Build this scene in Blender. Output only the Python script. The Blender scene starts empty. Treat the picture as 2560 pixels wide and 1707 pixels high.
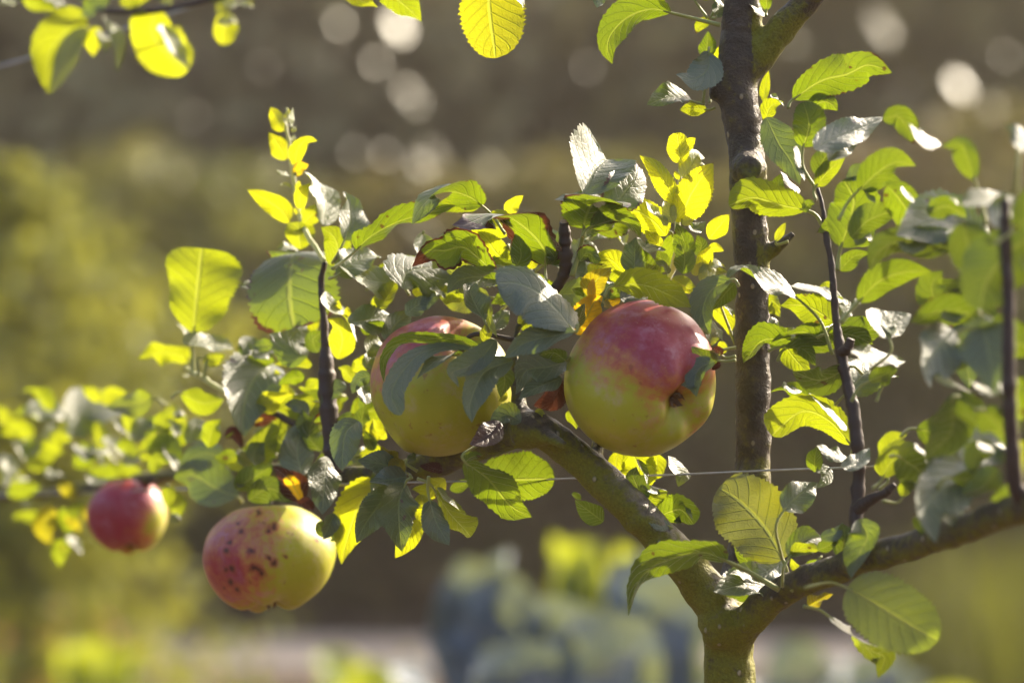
import bpy, math, random
import numpy as np
from mathutils import Vector, noise as mnoise

random.seed(7)
rng = np.random.default_rng(7)
SC = bpy.context.scene
COL = SC.collection

# ------------------------------------------------------------------ camera, sky, sun, exposure
FOCUS = 1.55            # metres to the plane of the sharp apples
CAM_H = 0.95
cam = bpy.data.cameras.new('camera')
cam.lens = 100.0; cam.sensor_width = 36.0
cam.clip_start = 0.05; cam.clip_end = 2000
cam.dof.use_dof = True; cam.dof.focus_distance = FOCUS; cam.dof.aperture_fstop = 3.9
cam_o = bpy.data.objects.new('camera', cam); COL.objects.link(cam_o)
cam_o.location = (0, -FOCUS, CAM_H); cam_o.rotation_euler = (math.radians(90), 0, 0)
SC.camera = cam_o

SUN_EL, SUN_AZ = math.radians(33), math.radians(46)      # azimuth from +Y towards +X
SUN = Vector((math.cos(SUN_EL)*math.sin(SUN_AZ), math.cos(SUN_EL)*math.cos(SUN_AZ), math.sin(SUN_EL)))
w = bpy.data.worlds.new('World'); SC.world = w; w.use_nodes = True
nt = w.node_tree
sky = nt.nodes.new('ShaderNodeTexSky'); sky.sky_type = 'NISHITA'; sky.sun_disc = False
sky.dust_density = 6.0; sky.ozone_density = .6
sky.sun_elevation = SUN_EL; sky.sun_rotation = SUN_AZ
bg = nt.nodes['Background']; bg.inputs['Strength'].default_value = 0.138
nt.links.new(sky.outputs['Color'], bg.inputs['Color'])
sl = bpy.data.lights.new('sun', 'SUN'); sl.energy = 5.0; sl.angle = math.radians(0.5); sl.color = (1.0, 0.87, 0.68)
so = bpy.data.objects.new('sun', sl); COL.objects.link(so)
so.rotation_euler = SUN.to_track_quat('Z', 'Y').to_euler()
so.location = SUN*30
SC.view_settings.view_transform = 'Standard'; SC.view_settings.look = 'None'
SC.view_settings.gamma = 1.0; SC.view_settings.use_curve_mapping = False
SC.view_settings.exposure = 1.5
SC.render.engine = 'CYCLES'
SC.cycles.use_denoising = True
SC.cycles.max_bounces = 8; SC.cycles.transmission_bounces = 6; SC.cycles.diffuse_bounces = 4
SC.cycles.sample_clamp_indirect = 6.0
SC.cycles.caustics_reflective = False; SC.cycles.caustics_refractive = False

# ------------------------------------------------------------------ geometry helpers
MPP = 0.36*FOCUS/2560                     # metres per photo pixel at the focus plane
def P(px, py, y=0.0):
    D = FOCUS + y; k = 0.36*D/2560
    return Vector(((px-1280)*k, y, CAM_H-(py-853.5)*k))
_X = [-400, 0, 315, 490, 670, 850, 1000, 1300, 1620, 1880, 2110, 2250, 2500, 2900]
_Y = [.62, .44, .31, .15, .12, .07, .03, .0, .0, .02, -.04, -.09, -.20, -.36]
def yd(px): return float(np.interp(px, _X, _Y))

def link(o, parent=None):
    COL.objects.link(o)
    if parent is not None: o.parent = parent
    return o
def mesh_obj(name, verts, faces, mat, parent=None, origin=(0, 0, 0), smooth=True):
    org = np.array(origin, dtype=float)
    v = np.asarray(verts, dtype=float) - org
    me = bpy.data.meshes.new(name)
    me.from_pydata(v.tolist(), [], faces if isinstance(faces, list) else faces.tolist()); me.update()
    if smooth: me.polygons.foreach_set('use_smooth', np.ones(len(me.polygons), dtype=bool))
    if mat is not None: me.materials.append(mat)
    o = bpy.data.objects.new(name, me)
    link(o, parent)
    base = np.array(parent.matrix_local.translation if parent is not None and parent.parent is None else (0, 0, 0), dtype=float)
    if parent is not None and parent.parent is not None:
        base = np.array(parent.location, dtype=float) + np.array(parent.parent.location, dtype=float)
    elif parent is not None:
        base = np.array(parent.location, dtype=float)
    o.location = org - base
    return o
def empty(name, loc, label, cat, group=None):
    o = bpy.data.objects.new(name, None); COL.objects.link(o); o.location = loc
    o.empty_display_size = 0.05
    tag(o, label, cat, group); return o
def tag(o, label=None, cat=None, group=None, kind=None):
    if label: o['label'] = label
    if cat: o['category'] = cat
    if group: o['group'] = group
    if kind: o['kind'] = kind
    return o
def catmull(pts, n):
    p = np.asarray(pts, dtype=float)
    if len(p) == 2:
        t = np.linspace(0, 1, n)[:, None]; return p[0]*(1-t)+p[1]*t
    d = np.r_[0, np.cumsum(np.linalg.norm(np.diff(p, axis=0), axis=1)**.5)]
    e = np.vstack([2*p[0]-p[1], p, 2*p[-1]-p[-2]])
    out = []
    for s in np.linspace(0, d[-1], n):
        i = min(np.searchsorted(d, s, 'right')-1, len(p)-2)
        t = (s-d[i])/max(d[i+1]-d[i], 1e-9)
        a, b, c, q = e[i], e[i+1], e[i+2], e[i+3]
        out.append(.5*((2*b)+(c-a)*t+(2*a-5*b+4*c-q)*t*t+(-a+3*b-3*c+q)*t**3))
    return np.array(out)
def tube_geo(pts, radii, n=24, sides=10, voff=0):
    c = catmull(pts, n)
    r = np.interp(np.linspace(0, 1, n), np.linspace(0, 1, len(radii)), radii)
    T = np.gradient(c, axis=0); T /= np.linalg.norm(T, axis=1)[:, None]+1e-12
    ref = np.array([0.31, -0.9, 0.3]); verts = []
    a = ref-T[0]*ref.dot(T[0]); a /= np.linalg.norm(a)
    th = np.linspace(0, 2*np.pi, sides, endpoint=False)
    for i in range(n):
        a = a-T[i]*a.dot(T[i]); a /= np.linalg.norm(a)+1e-12
        b = np.cross(T[i], a)
        verts.append(c[i]+r[i]*(np.cos(th)[:, None]*a+np.sin(th)[:, None]*b))
    verts = np.vstack(verts)
    faces = []
    for i in range(n-1):
        for j in range(sides):
            k = (j+1) % sides
            faces.append([voff+i*sides+j, voff+i*sides+k, voff+(i+1)*sides+k, voff+(i+1)*sides+j])
    faces.append([voff+j for j in range(sides)][::-1]); faces.append([voff+(n-1)*sides+j for j in range(sides)])
    return verts, faces
def spx(lst, dflt=None):
    """list of (px,py[,y]) photo points -> world points"""
    out = []
    for q in lst:
        y = q[2] if len(q) > 2 else yd(q[0])
        out.append(P(q[0], q[1], y))
    return np.array([tuple(v) for v in out])

# ------------------------------------------------------------------ node helpers
def new_mat(name):
    m = bpy.data.materials.new(name); m.use_nodes = True
    t = m.node_tree; t.nodes.clear()
    return m, t
class NT:
    def __init__(s, t): s.t = t
    def n(s, typ, **kw):
        nd = s.t.nodes.new(typ)
        for k, v in kw.items(): setattr(nd, k, v)
        return nd
    def l(s, a, b): s.t.links.new(a, b)
    def put(s, sock, v):
        if isinstance(v, bpy.types.NodeSocket): s.l(v, sock)
        elif isinstance(v, tuple) and len(v) == 3 and sock.type == 'RGBA': sock.default_value = (*v, 1)
        else: sock.default_value = v
    def m(s, op, a, b=None, c=None, clamp=False):
        nd = s.n('ShaderNodeMath', operation=op, use_clamp=clamp)
        s.put(nd.inputs[0], a)
        if b is not None: s.put(nd.inputs[1], b)
        if c is not None: s.put(nd.inputs[2], c)
        return nd.outputs[0]
    def ss(s, x, lo, hi, a=0.0, b=1.0):
        nd = s.n('ShaderNodeMapRange', interpolation_type='SMOOTHSTEP')
        for i, v in enumerate((x, lo, hi, a, b)): s.put(nd.inputs[i], v)
        return nd.outputs[0]
    def mix(s, f, a, b, blend='MIX'):
        nd = s.n('ShaderNodeMix', data_type='RGBA', blend_type=blend)
        s.put(nd.inputs[0], f); s.put(nd.inputs[6], a); s.put(nd.inputs[7], b)
        return nd.outputs[2]
    def noise(s, vec, scale, detail=3, rough=.55, out='Fac'):
        nd = s.n('ShaderNodeTexNoise'); nd.inputs['Scale'].default_value = scale
        nd.inputs['Detail'].default_value = detail; nd.inputs['Roughness'].default_value = rough
        if vec is not None: s.l(vec, nd.inputs['Vector'])
        return nd.outputs[out]
    def bump(s, h, strength, dist, normal=None):
        nd = s.n('ShaderNodeBump'); nd.inputs['Strength'].default_value = strength; nd.inputs['Distance'].default_value = dist
        s.put(nd.inputs['Height'], h)
        if normal is not None: s.l(normal, nd.inputs['Normal'])
        return nd.outputs[0]
    def princ(s, **kw):
        nd = s.n('ShaderNodeBsdfPrincipled')
        for k, v in kw.items(): s.put(nd.inputs[k.replace('_', ' ')], v)
        return nd
    def out(s, sh):
        o = s.n('ShaderNodeOutputMaterial'); s.l(sh, o.inputs[0])

# ------------------------------------------------------------------ materials
def leaf_material():
    m, t = new_mat('apple_leaf'); g = NT(t)
    uv = g.n('ShaderNodeUVMap', uv_map='UVMap').outputs[0]
    sx = g.n('ShaderNodeSeparateXYZ'); g.l(uv, sx.inputs[0]); u = sx.outputs[0]
    sv = g.m('ABSOLUTE', g.m('MULTIPLY_ADD', sx.outputs[1], 2.0, -1.0))
    oi = g.n('ShaderNodeAttribute', attribute_name='look')
    sc = g.n('ShaderNodeSeparateColor'); g.l(oi.outputs['Color'], sc.inputs[0])
    brown, yellow, young = sc.outputs[0], sc.outputs[1], sc.outputs[2]
    trans = oi.outputs['Alpha']; rnd = g.n('ShaderNodeAttribute', attribute_name='seed').outputs['Fac']
    co = g.n('ShaderNodeTexCoord').outputs['Object']
    off = g.n('ShaderNodeVectorMath', operation='ADD'); g.l(co, off.inputs[0])
    cmb = g.n('ShaderNodeCombineXYZ'); g.l(g.m('MULTIPLY', rnd, 37.0), cmb.inputs[0]); g.l(g.m('MULTIPLY', rnd, 91.0), cmb.inputs[1]); g.l(cmb.outputs[0], off.inputs[1])
    vec = off.outputs[0]
    n1 = g.noise(vec, 90, 4, .6); n2 = g.noise(vec, 420, 3, .6); n3 = g.noise(vec, 35, 2, .5)
    # veins
    mid = g.ss(sv, 0.025, 0.075, 1, 0)
    pp = g.m('PINGPONG', g.m('ADD', g.m('MULTIPLY_ADD', u, 8.0, g.m('MULTIPLY', sv, -2.1)), g.m('MULTIPLY', n3, .5)), 0.5)
    sec = g.m('MULTIPLY', g.ss(pp, 0.02, 0.09, 1, 0), g.ss(sv, 0.75, 1.0, 1, 0.2))
    vor = g.n('ShaderNodeTexVoronoi', feature='DISTANCE_TO_EDGE'); vor.inputs['Scale'].default_value = 330; g.l(vec, vor.inputs['Vector'])
    ter = g.ss(vor.outputs['Distance'], 0.0, 0.12, 1, 0)
    vein = g.m('MAXIMUM', mid, sec)
    # browned margins
    edge = g.m('MAXIMUM', g.m('POWER', sv, 1.8), g.m('POWER', u, 2.6))
    thr = g.m('SUBTRACT', 1.42, brown)
    nb = g.noise(vec, 48, 4, .62)
    bsum = g.m('ADD', g.m('MULTIPLY', edge, .70), g.m('MULTIPLY', nb, .85))
    bm = g.m('MULTIPLY', g.ss(g.m('SUBTRACT', bsum, thr), -0.02, 0.05), g.ss(brown, .02, .08))
    spots = g.m('MULTIPLY', g.ss(g.noise(vec, 160, 1, .4), .72, .75), .8)
    bm = g.m('MAXIMUM', bm, g.m('MULTIPLY', spots, g.ss(brown, 0.1, .2)))
    bcol = g.mix(n1, (.028, .010, .008), (.11, .035, .02))
    # upper and lower reflectance
    up = g.mix(n3, (.044, .060, .028), (.084, .102, .048))
    up = g.mix(g.m('MULTIPLY', n1, .5), up, (.060, .085, .036))
    up = g.mix(young, up, (.17, .22, .06))
    up = g.mix(yellow, up, (.45, .30, .02))
    up = g.mix(g.m('MULTIPLY', vein, .45), up, (.17, .22, .09))
    up = g.mix(bm, up, bcol)
    lo = g.mix(n3, (.085, .125, .040), (.12, .16, .055))
    lo = g.mix(young, lo, (.24, .29, .09)); lo = g.mix(yellow, lo, (.45, .32, .04))
    lo = g.mix(g.m('MULTIPLY', vein, .6), lo, (.24, .28, .10))
    lo = g.mix(bm, lo, bcol)
    # transmitted colour
    tr = g.mix(n3, (.105, .165, .003), (.22, .275, .005))
    tr = g.mix(g.m('MULTIPLY', n1, .6), tr, (.15, .21, .003))
    tr = g.mix(young, tr, (.50, .50, .006)); tr = g.mix(yellow, tr, (.80, .48, .006))
    tr = g.mix(g.m('MULTIPLY', sec, .20), tr, (.08, .13, .004)); tr = g.mix(g.m('MULTIPLY', ter, .05), tr, (.10, .16, .004))
    tr = g.mix(g.m('MULTIPLY', mid, .5), tr, (.36, .40, .05))
    tr = g.mix(bm, tr, (.085, .026, .010))
    # relief
    h = g.m('ADD', g.m('MULTIPLY', vein, -1.0), g.m('MULTIPLY', n2, .5))
    h = g.m('ADD', h, g.m('MULTIPLY', ter, -.12))
    bf = g.n('ShaderNodeNewGeometry').outputs['Backfacing']
    h = g.m('ADD', h, g.m('MULTIPLY', g.m('COSINE', g.m('MULTIPLY', pp, 6.283)), -.05))
    nrm = g.bump(h, .6, .0013)
    a = g.princ(Base_Color=up, Roughness=g.m('MULTIPLY_ADD', n2, .16, .40), Specular_IOR_Level=1.0, Sheen_Weight=.45, Sheen_Roughness=.4, Coat_Weight=.35, Coat_Roughness=.42, Normal=nrm)
    b = g.princ(Base_Color=lo, Roughness=.62, Specular_IOR_Level=.35, Sheen_Weight=1.0, Sheen_Roughness=.3, Normal=nrm)
    mx = g.n('ShaderNodeMixShader'); g.l(bf, mx.inputs[0]); g.l(a.outputs[0], mx.inputs[1]); g.l(b.outputs[0], mx.inputs[2])
    tl = g.n('ShaderNodeBsdfTranslucent'); g.l(tr, tl.inputs[0]); g.l(nrm, tl.inputs['Normal'])
    m2 = g.n('ShaderNodeMixShader'); g.put(m2.inputs[0], g.m('MULTIPLY', trans, g.m('MULTIPLY_ADD', bm, -.4, 1.0)))
    g.l(mx.outputs[0], m2.inputs[1]); g.l(tl.outputs[0], m2.inputs[2])
    g.out(m2.outputs[0]); return m

def stem_material(name, c1, c2, rough=.55, sheen=.3, tr=0.0):
    m, t = new_mat(name); g = NT(t)
    co = g.n('ShaderNodeTexCoord').outputs['Object']
    n = g.noise(co, 160, 3); c = g.mix(n, c1, c2)
    p = g.princ(Base_Color=c, Roughness=rough, Sheen_Weight=sheen, Normal=g.bump(g.noise(co, 600, 3), .4, .0006))
    if tr:
        tl = g.n('ShaderNodeBsdfTranslucent'); g.l(c, tl.inputs[0])
        mx = g.n('ShaderNodeMixShader'); mx.inputs[0].default_value = tr
        g.l(p.outputs[0], mx.inputs[1]); g.l(tl.outputs[0], mx.inputs[2]); g.out(mx.outputs[0])
    else: g.out(p.outputs[0])
    return m

def bark_material():
    m, t = new_mat('apple_bark'); g = NT(t)
    co = g.n('ShaderNodeTexCoord').outputs['Object']
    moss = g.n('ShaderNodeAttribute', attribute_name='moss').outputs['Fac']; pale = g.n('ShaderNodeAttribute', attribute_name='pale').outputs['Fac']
    n1 = g.noise(co, 45, 5, .6); n2 = g.noise(co, 180, 4, .6); n3 = g.noise(co, 700, 3, .6)
    wv0 = g.noise(co, 75, 6, .7)
    base = g.mix(n1, (.020, .013, .008), (.058, .042, .028))
    base = g.mix(g.m('MULTIPLY', g.ss(n2, .52, .75), .55), base, (.10, .078, .055))
    base = g.mix(g.m('MULTIPLY', pale, g.ss(wv0, .3, .65)), base, (.36, .30, .25))  # lighter bark, with the left arm's sunlit look mixed into the colour
    gm = g.ss(g.m('ADD', g.m('MULTIPLY', g.m('ADD', n2, g.m('MULTIPLY_ADD', wv0, .8, -.4)), .7), g.m('MULTIPLY', moss, .75)), .42, .74)
    alg = g.mix(n3, (.055, .058, .005), (.25, .235, .018))
    c = g.mix(gm, base, alg)
    mp = g.n('ShaderNodeMapping'); mp.inputs['Scale'].default_value = (1, 1, .7); g.l(co, mp.inputs[0])
    vo = g.n('ShaderNodeTexVoronoi'); vo.inputs['Scale'].default_value = 150; g.l(mp.outputs[0], vo.inputs['Vector'])
    scc = g.n('ShaderNodeSeparateColor'); g.l(vo.outputs['Color'], scc.inputs[0])
    lent = g.m('MULTIPLY', g.ss(vo.outputs['Distance'], .10, .22, 1, 0), g.ss(scc.outputs[0], .50, .55))
    c = g.mix(g.m('MULTIPLY', lent, .75), c, (.42, .36, .24))
    wv = g.noise(co, 95, 6, .7)
    h = g.m('ADD', g.m('MULTIPLY', n2, .9), g.m('ADD', g.m('MULTIPLY', n3, .35), g.m('ADD', g.m('MULTIPLY', lent, .6), g.m('MULTIPLY', wv, 1.1))))
    p = g.princ(Base_Color=c, Roughness=g.m('MULTIPLY_ADD', gm, .2, .50), Specular_IOR_Level=.35, Normal=g.bump(h, .9, .0032))
    g.out(p.outputs[0]); return m

def apple_material():
    m, t = new_mat('apple_skin'); g = NT(t)
    co = g.n('ShaderNodeTexCoord').outputs['Object']
    bl = g.n('ShaderNodeAttribute', attribute_name='blush').outputs['Fac']
    sp = g.n('ShaderNodeAttribute', attribute_name='spot').outputs['Fac']
    st = g.n('ShaderNodeUVMap', uv_map='UVMap').outputs[0]
    su = g.n('ShaderNodeSeparateXYZ'); g.l(st, su.inputs[0]); an = g.m('MULTIPLY', su.outputs[0], 6.28319)
    cv = g.n('ShaderNodeCombineXYZ'); g.l(g.m('MULTIPLY', g.m('COSINE', an), 7.0), cv.inputs[0]); g.l(g.m('MULTIPLY', g.m('SINE', an), 7.0), cv.inputs[1]); g.l(g.m('MULTIPLY', su.outputs[1], 2.4), cv.inputs[2])
    streak = g.noise(cv.outputs[0], 1.0, 5, .62)
    n1 = g.noise(co, 30, 4, .6); n2 = g.noise(co, 190, 5, .7); n3 = g.noise(co, 900, 2, .6)
    green = g.mix(n1, (.25, .28, .012), (.40, .41, .030))
    green = g.mix(g.m('MULTIPLY', n2, .35), green, (.48, .38, .05))
    f = g.m('ADD', bl, g.m('ADD', g.m('MULTIPLY_ADD', streak, .55, -.275), g.m('ADD', g.m('MULTIPLY_ADD', n2, 1.1, -.55), g.m('MULTIPLY_ADD', n1, .7, -.35))))
    f1 = g.ss(f, .05, .70); f2 = g.ss(f, .42, 1.05)
    c = g.mix(f1, green, (.42, .15, .055))
    c = g.mix(f2, c, g.mix(n2, (.20, .012, .028), (.33, .036, .060)))
    # pale bloom and breathing dots
    vo = g.n('ShaderNodeTexVoronoi'); vo.inputs['Scale'].default_value = 260; g.l(co, vo.inputs['Vector'])
    dots = g.ss(vo.outputs['Distance'], .05, .14, 1, 0)
    c = g.mix(g.m('MULTIPLY', dots, .22), c, (.55, .47, .25))
    blm = g.ss(g.noise(co, 55, 4, .65), .42, .75)
    c = g.mix(g.m('MULTIPLY', g.m('MULTIPLY', blm, g.ss(n2, .35, .6)), .34), c, (.54, .37, .47))
    c = g.mix(g.m('MULTIPLY', g.ss(sp, .02, .35), .6), c, (.26, .060, .035)); c = g.mix(g.ss(g.m('ADD', sp, g.m('MULTIPLY_ADD', n2, .4, -.2)), .30, .95), c, g.mix(n3, (.045, .014, .012), (.10, .030, .020)))
    c = g.mix(g.m('MULTIPLY', g.ss(g.noise(co, 210, 2, .5), .66, .76), .5), c, (.16, .03, .03))
    rough = g.m('MULTIPLY_ADD', blm, .16, .36)
    p = g.princ(Base_Color=c, Roughness=rough, Specular_IOR_Level=.35,
                Subsurface_Weight=.12, Subsurface_Scale=.006, Normal=g.bump(g.m('ADD', n2, g.m('MULTIPLY', n3, .2)), .12, .0012))
    p.inputs['Subsurface Radius'].default_value = (1.0, .6, .2)
    g.out(p.outputs[0]); return m

def plain(name, c1, c2, scale=8, rough=.8, spec=.3, tr=0, trc=None, rnd=False, bump=0):
    m, t = new_mat(name); g = NT(t)
    co = g.n('ShaderNodeTexCoord').outputs['Object']
    n = g.ss(g.noise(co, scale, 4, .6), .3, .7)
    if rnd:
        at = g.n('ShaderNodeAttribute', attribute_name='tone').outputs['Fac']; n = g.m('ADD', g.m('MULTIPLY', n, .4), g.m('MULTIPLY', at, .6))
    c = g.mix(n, c1, c2)
    kw = dict(Base_Color=c, Roughness=rough, Specular_IOR_Level=spec)
    if bump: kw['Normal'] = g.bump(g.noise(co, scale*6, 4, .65), .8, bump)
    p = g.princ(**kw)
    if tr:
        tl = g.n('ShaderNodeBsdfTranslucent'); g.put(tl.inputs[0], trc if trc else c)
        mx = g.n('ShaderNodeMixShader'); mx.inputs[0].default_value = tr
        g.l(p.outputs[0], mx.inputs[1]); g.l(tl.outputs[0], mx.inputs[2]); g.out(mx.outputs[0])
    else: g.out(p.outputs[0])
    return m

M_LEAF = leaf_material(); M_BARK = bark_material(); M_APPLE = apple_material()
M_PET = stem_material('leaf_stalk', (.22, .25, .05), (.36, .36, .10), .5, .35, .25)
M_SHOOT = stem_material('young_shoot', (.42, .44, .14), (.58, .58, .28), .6, 1.0, .3)
M_TWIG = stem_material('brown_twig', (.020, .010, .008), (.062, .038, .028), .6, .0)
M_DRY = stem_material('dried_sepal', (.07, .035, .02), (.20, .11, .06), .8, .2)
M_CUT = stem_material('cut_wood', (.30, .20, .12), (.42, .30, .20), .8, .0)

# ------------------------------------------------------------------ ground, path
def sheet(name, x0, x1, y0, y1, z, mat, nx=2, ny=2, bumpz=0):
    xs = np.linspace(x0, x1, nx); ys = np.linspace(y0, y1, ny)
    v = [(x, y, z+(bumpz*mnoise.noise((x*2.1, y*2.1, 3)) if bumpz else 0)) for y in ys for x in xs]
    f = [[j*nx+i, j*nx+i+1, (j+1)*nx+i+1, (j+1)*nx+i] for j in range(ny-1) for i in range(nx-1)]
    o = mesh_obj(name, v, f, mat); o['kind'] = 'structure'; return o
M_SOIL = plain('garden_soil', (.050, .032, .022), (.11, .075, .050), 3.0, .95, .1, bump=.02)
M_PATH = plain('gravel_path', (.40, .32, .25), (.54, .45, .36), 14, .9, .2, bump=.01)
sheet('ground', -70, 70, -40, 100, 0.0, M_SOIL, 2, 2)
sheet('path', -9, 9, 6.45, 7.35, 0.02, M_PATH, 40, 6, .006)

# ------------------------------------------------------------------ background planting
def leaf_cloud(name, centres, size, mat, parent, aspect=1.6, flat=.0, tones=None):
    """many small folded leaves (two faces each) in one mesh"""
    C = np.asarray(centres, dtype=float); n = len(C)
    s = size*rng.uniform(.65, 1.25, n)[:, None]
    d = rng.normal(size=(n, 3)); d[:, 2] *= (1-flat); d /= np.linalg.norm(d, axis=1)[:, None]
    e = rng.normal(size=(n, 3)); e -= d*(e*d).sum(1)[:, None]; e /= np.linalg.norm(e, axis=1)[:, None]
    k = np.cross(d, e)
    a = C-d*s*aspect*.5; b = C+d*s*aspect*.5
    l = C+e*s*.5+k*s*.12-d*s*.1; r = C-e*s*.5+k*s*.12-d*s*.1
    V = np.stack([a, r, b, l], 1).reshape(-1, 3)
    i = np.arange(n)*4
    F = np.concatenate([np.stack([i, i+1, i+2], 1), np.stack([i, i+2, i+3], 1)])
    o = mesh_obj(name, V, F, mat, parent, smooth=False)
    tone = rng.uniform(0, 1, n) if tones is None else np.clip(tones+rng.normal(0, .16, n), 0, 1)
    at = o.data.attributes.new('tone', 'FLOAT', 'POINT'); at.data.foreach_set('value', np.repeat(tone, 4).astype(np.float32))
    return o
def pxw(px, py, D):
    k = .36*D/2560; return np.array([(px-1280)*k, D-FOCUS, CAM_H-(py-853.5)*k])

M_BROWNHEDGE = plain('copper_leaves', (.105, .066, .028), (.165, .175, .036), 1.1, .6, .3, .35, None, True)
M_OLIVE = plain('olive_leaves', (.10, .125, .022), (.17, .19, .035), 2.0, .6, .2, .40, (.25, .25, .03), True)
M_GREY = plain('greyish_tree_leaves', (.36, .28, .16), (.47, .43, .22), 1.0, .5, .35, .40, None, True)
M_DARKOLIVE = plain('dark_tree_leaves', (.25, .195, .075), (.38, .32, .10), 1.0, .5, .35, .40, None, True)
M_WOOD = plain('tree_wood', (.05, .035, .025), (.12, .09, .065), 9, .9, .2, bump=.01)
M_GLOSS = plain('glossy_leaves', (.10, .11, .05), (.20, .19, .10), 30, .46, .5)

# copper hedge behind the path
hx = empty('hedge', (0, 8.4, 0), 'dark copper brown hedge across the garden behind the pale path', 'hedge')
N = 15000
c = np.stack([rng.uniform(-5.5, 5.5, N), 8.4+rng.uniform(-.45, .55, N), rng.uniform(0.02, 1, N)**.9], 1)
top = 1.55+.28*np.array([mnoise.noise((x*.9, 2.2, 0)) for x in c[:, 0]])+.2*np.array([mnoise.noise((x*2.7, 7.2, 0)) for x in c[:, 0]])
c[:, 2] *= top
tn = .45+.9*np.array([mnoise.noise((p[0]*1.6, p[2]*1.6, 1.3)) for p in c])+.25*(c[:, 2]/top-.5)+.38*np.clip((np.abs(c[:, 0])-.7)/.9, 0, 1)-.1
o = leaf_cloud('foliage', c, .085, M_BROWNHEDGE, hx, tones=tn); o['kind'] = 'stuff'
for k in range(14):
    x = -5.2+k*.8+random.uniform(-.2, .2)
    v, f = tube_geo([(x, 8.4, 0), (x+random.uniform(-.1, .1), 8.45, .6), (x+random.uniform(-.2, .2), 8.4, 1.2)], [.03, .022, .01], 8, 7)
    mesh_obj('stem', v, f, M_WOOD, hx)

def bg_tree(x, y, h, rx, rz, n, mat, label, group='trees beyond the hedge', size=.12, z0=.8):
    r = empty('broadleaf_tree', (x, y, 0), label, 'tree', group)
    v, f = tube_geo([(x, y, 0), (x+.06, y, h*.3), (x-.05, y+.1, h*.6), (x, y, h*.86)], [.14, .11, .07, .03], 12, 10)
    mesh_obj('trunk', v, f, M_WOOD, r)
    for k in range(7):
        a = k*2.4; zz = h*(.3+.07*k)
        v, f = tube_geo([(x, y+.05, zz), (x+math.cos(a)*rx*.4, y+math.sin(a)*rx*.4, zz+.3), (x+math.cos(a)*rx*.8, y+math.sin(a)*rx*.8, zz+.8)], [.05, .03, .012], 7, 6)
        mesh_obj('limb', v, f, M_WOOD, r)
    nc = 70; cl = rng.normal(size=(nc, 3)); cl /= np.linalg.norm(cl, axis=1)[:, None]
    cl *= (rng.uniform(0, 1, nc)**.4)[:, None]
    cl = cl*np.array([rx, rx*.75, (h-z0)/2])+np.array([x, y, z0+(h-z0)/2])
    ct = rng.uniform(.15, .85, nc)
    idx = rng.integers(0, nc, n)
    cc = cl[idx]+rng.normal(0, .30, (n, 3)); cc[:, 2] = np.maximum(cc[:, 2], .15); cc[:, 1] = np.where(cc[:, 1] < 10.4, 10.4+rng.uniform(0, .5, n), cc[:, 1])
    o = leaf_cloud('crown', cc, size, mat, r, tones=ct[idx]); o['kind'] = 'stuff'
    return r
trees = [
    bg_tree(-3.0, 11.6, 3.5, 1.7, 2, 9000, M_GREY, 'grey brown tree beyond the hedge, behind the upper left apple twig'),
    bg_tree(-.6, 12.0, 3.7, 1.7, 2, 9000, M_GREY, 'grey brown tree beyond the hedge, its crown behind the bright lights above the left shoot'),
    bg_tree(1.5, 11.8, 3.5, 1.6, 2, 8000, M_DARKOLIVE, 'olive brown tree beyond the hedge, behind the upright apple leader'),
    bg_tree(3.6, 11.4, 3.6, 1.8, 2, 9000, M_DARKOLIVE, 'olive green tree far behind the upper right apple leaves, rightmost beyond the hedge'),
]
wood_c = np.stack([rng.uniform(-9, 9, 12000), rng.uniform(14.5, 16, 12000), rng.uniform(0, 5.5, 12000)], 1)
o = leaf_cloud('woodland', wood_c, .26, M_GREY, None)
tag(o, 'dim far off woodland closing the view behind the garden trees', 'woodland', kind='stuff')

# glossy leaves in those crowns that mirror the low sun as round spots of light
GL = [(996, 67, 24), (1028, 242, 25), (1085, 392, 29), (1052, 412, 24), (2204, 62, 29), (2216, 92, 20), (2264, 222, 15), (2400, 214, 21), (2406, 244, 13),
      (2237, 262, 13), (2509, 136, 11), (2300, 285, 9), (849, 60, 11), (827, 136, 9), (941, 158, 11), (925, 220, 8), (658, 169, 6), (486, 296, 7), (887, 381, 8),
      (963, 386, 9), (1420, 327, 8), (1469, 169, 6), (1980, 105, 11), (2190, 370, 11), (2427, 405, 16), (2445, 435, 10), (2166, 653, 8), (2520, 500, 8)]
per_tree = {}
for (px, py, s) in GL:
    D = 10.75+random.uniform(-.15, .15); p = pxw(px, py, D)
    ti = min(range(4), key=lambda i: abs(trees[i].location.x-p[0])); per_tree.setdefault(ti, []).append((p, s*.001*(1.6 if s > 18 else 1.35)))
camp = np.array([0, -FOCUS, CAM_H])
for ti, lst in per_tree.items():
    for (p, s) in lst:
        vdir = camp-p; vdir /= np.linalg.norm(vdir)
        hv = vdir+np.array(SUN); hv /= np.linalg.norm(hv); hv += rng.normal(0, .022 if s < .026 else .006, 3); hv /= np.linalg.norm(hv)
        a = np.cross(hv, [0, 0, 1]); a /= np.linalg.norm(a); b = np.cross(a, hv)
        cosv = abs(hv.dot(vdir))
        th = np.linspace(0, 2*np.pi, 12, endpoint=False)
        ring = [p+a*math.cos(q)*s+b*math.sin(q)*s*1.2 for q in th]
        V = [p]+ring; F = [[0, 1+k, 1+(k+1) % 12] for k in range(12)]
        mesh_obj('leaf', V, F, M_GLOSS, trees[ti], origin=p)
        tv, tf = tube_geo([p+np.array([0, .004, 0]), p+np.array([.1*(trees[ti].location.x-p[0]), .7, .02]), p+np.array([.35*(trees[ti].location.x-p[0]), 1.7, .12])], [.002, .004, .008], 8, 5)
        mesh_obj('twig', tv, tf, M_WOOD, trees[ti], origin=p)

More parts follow.
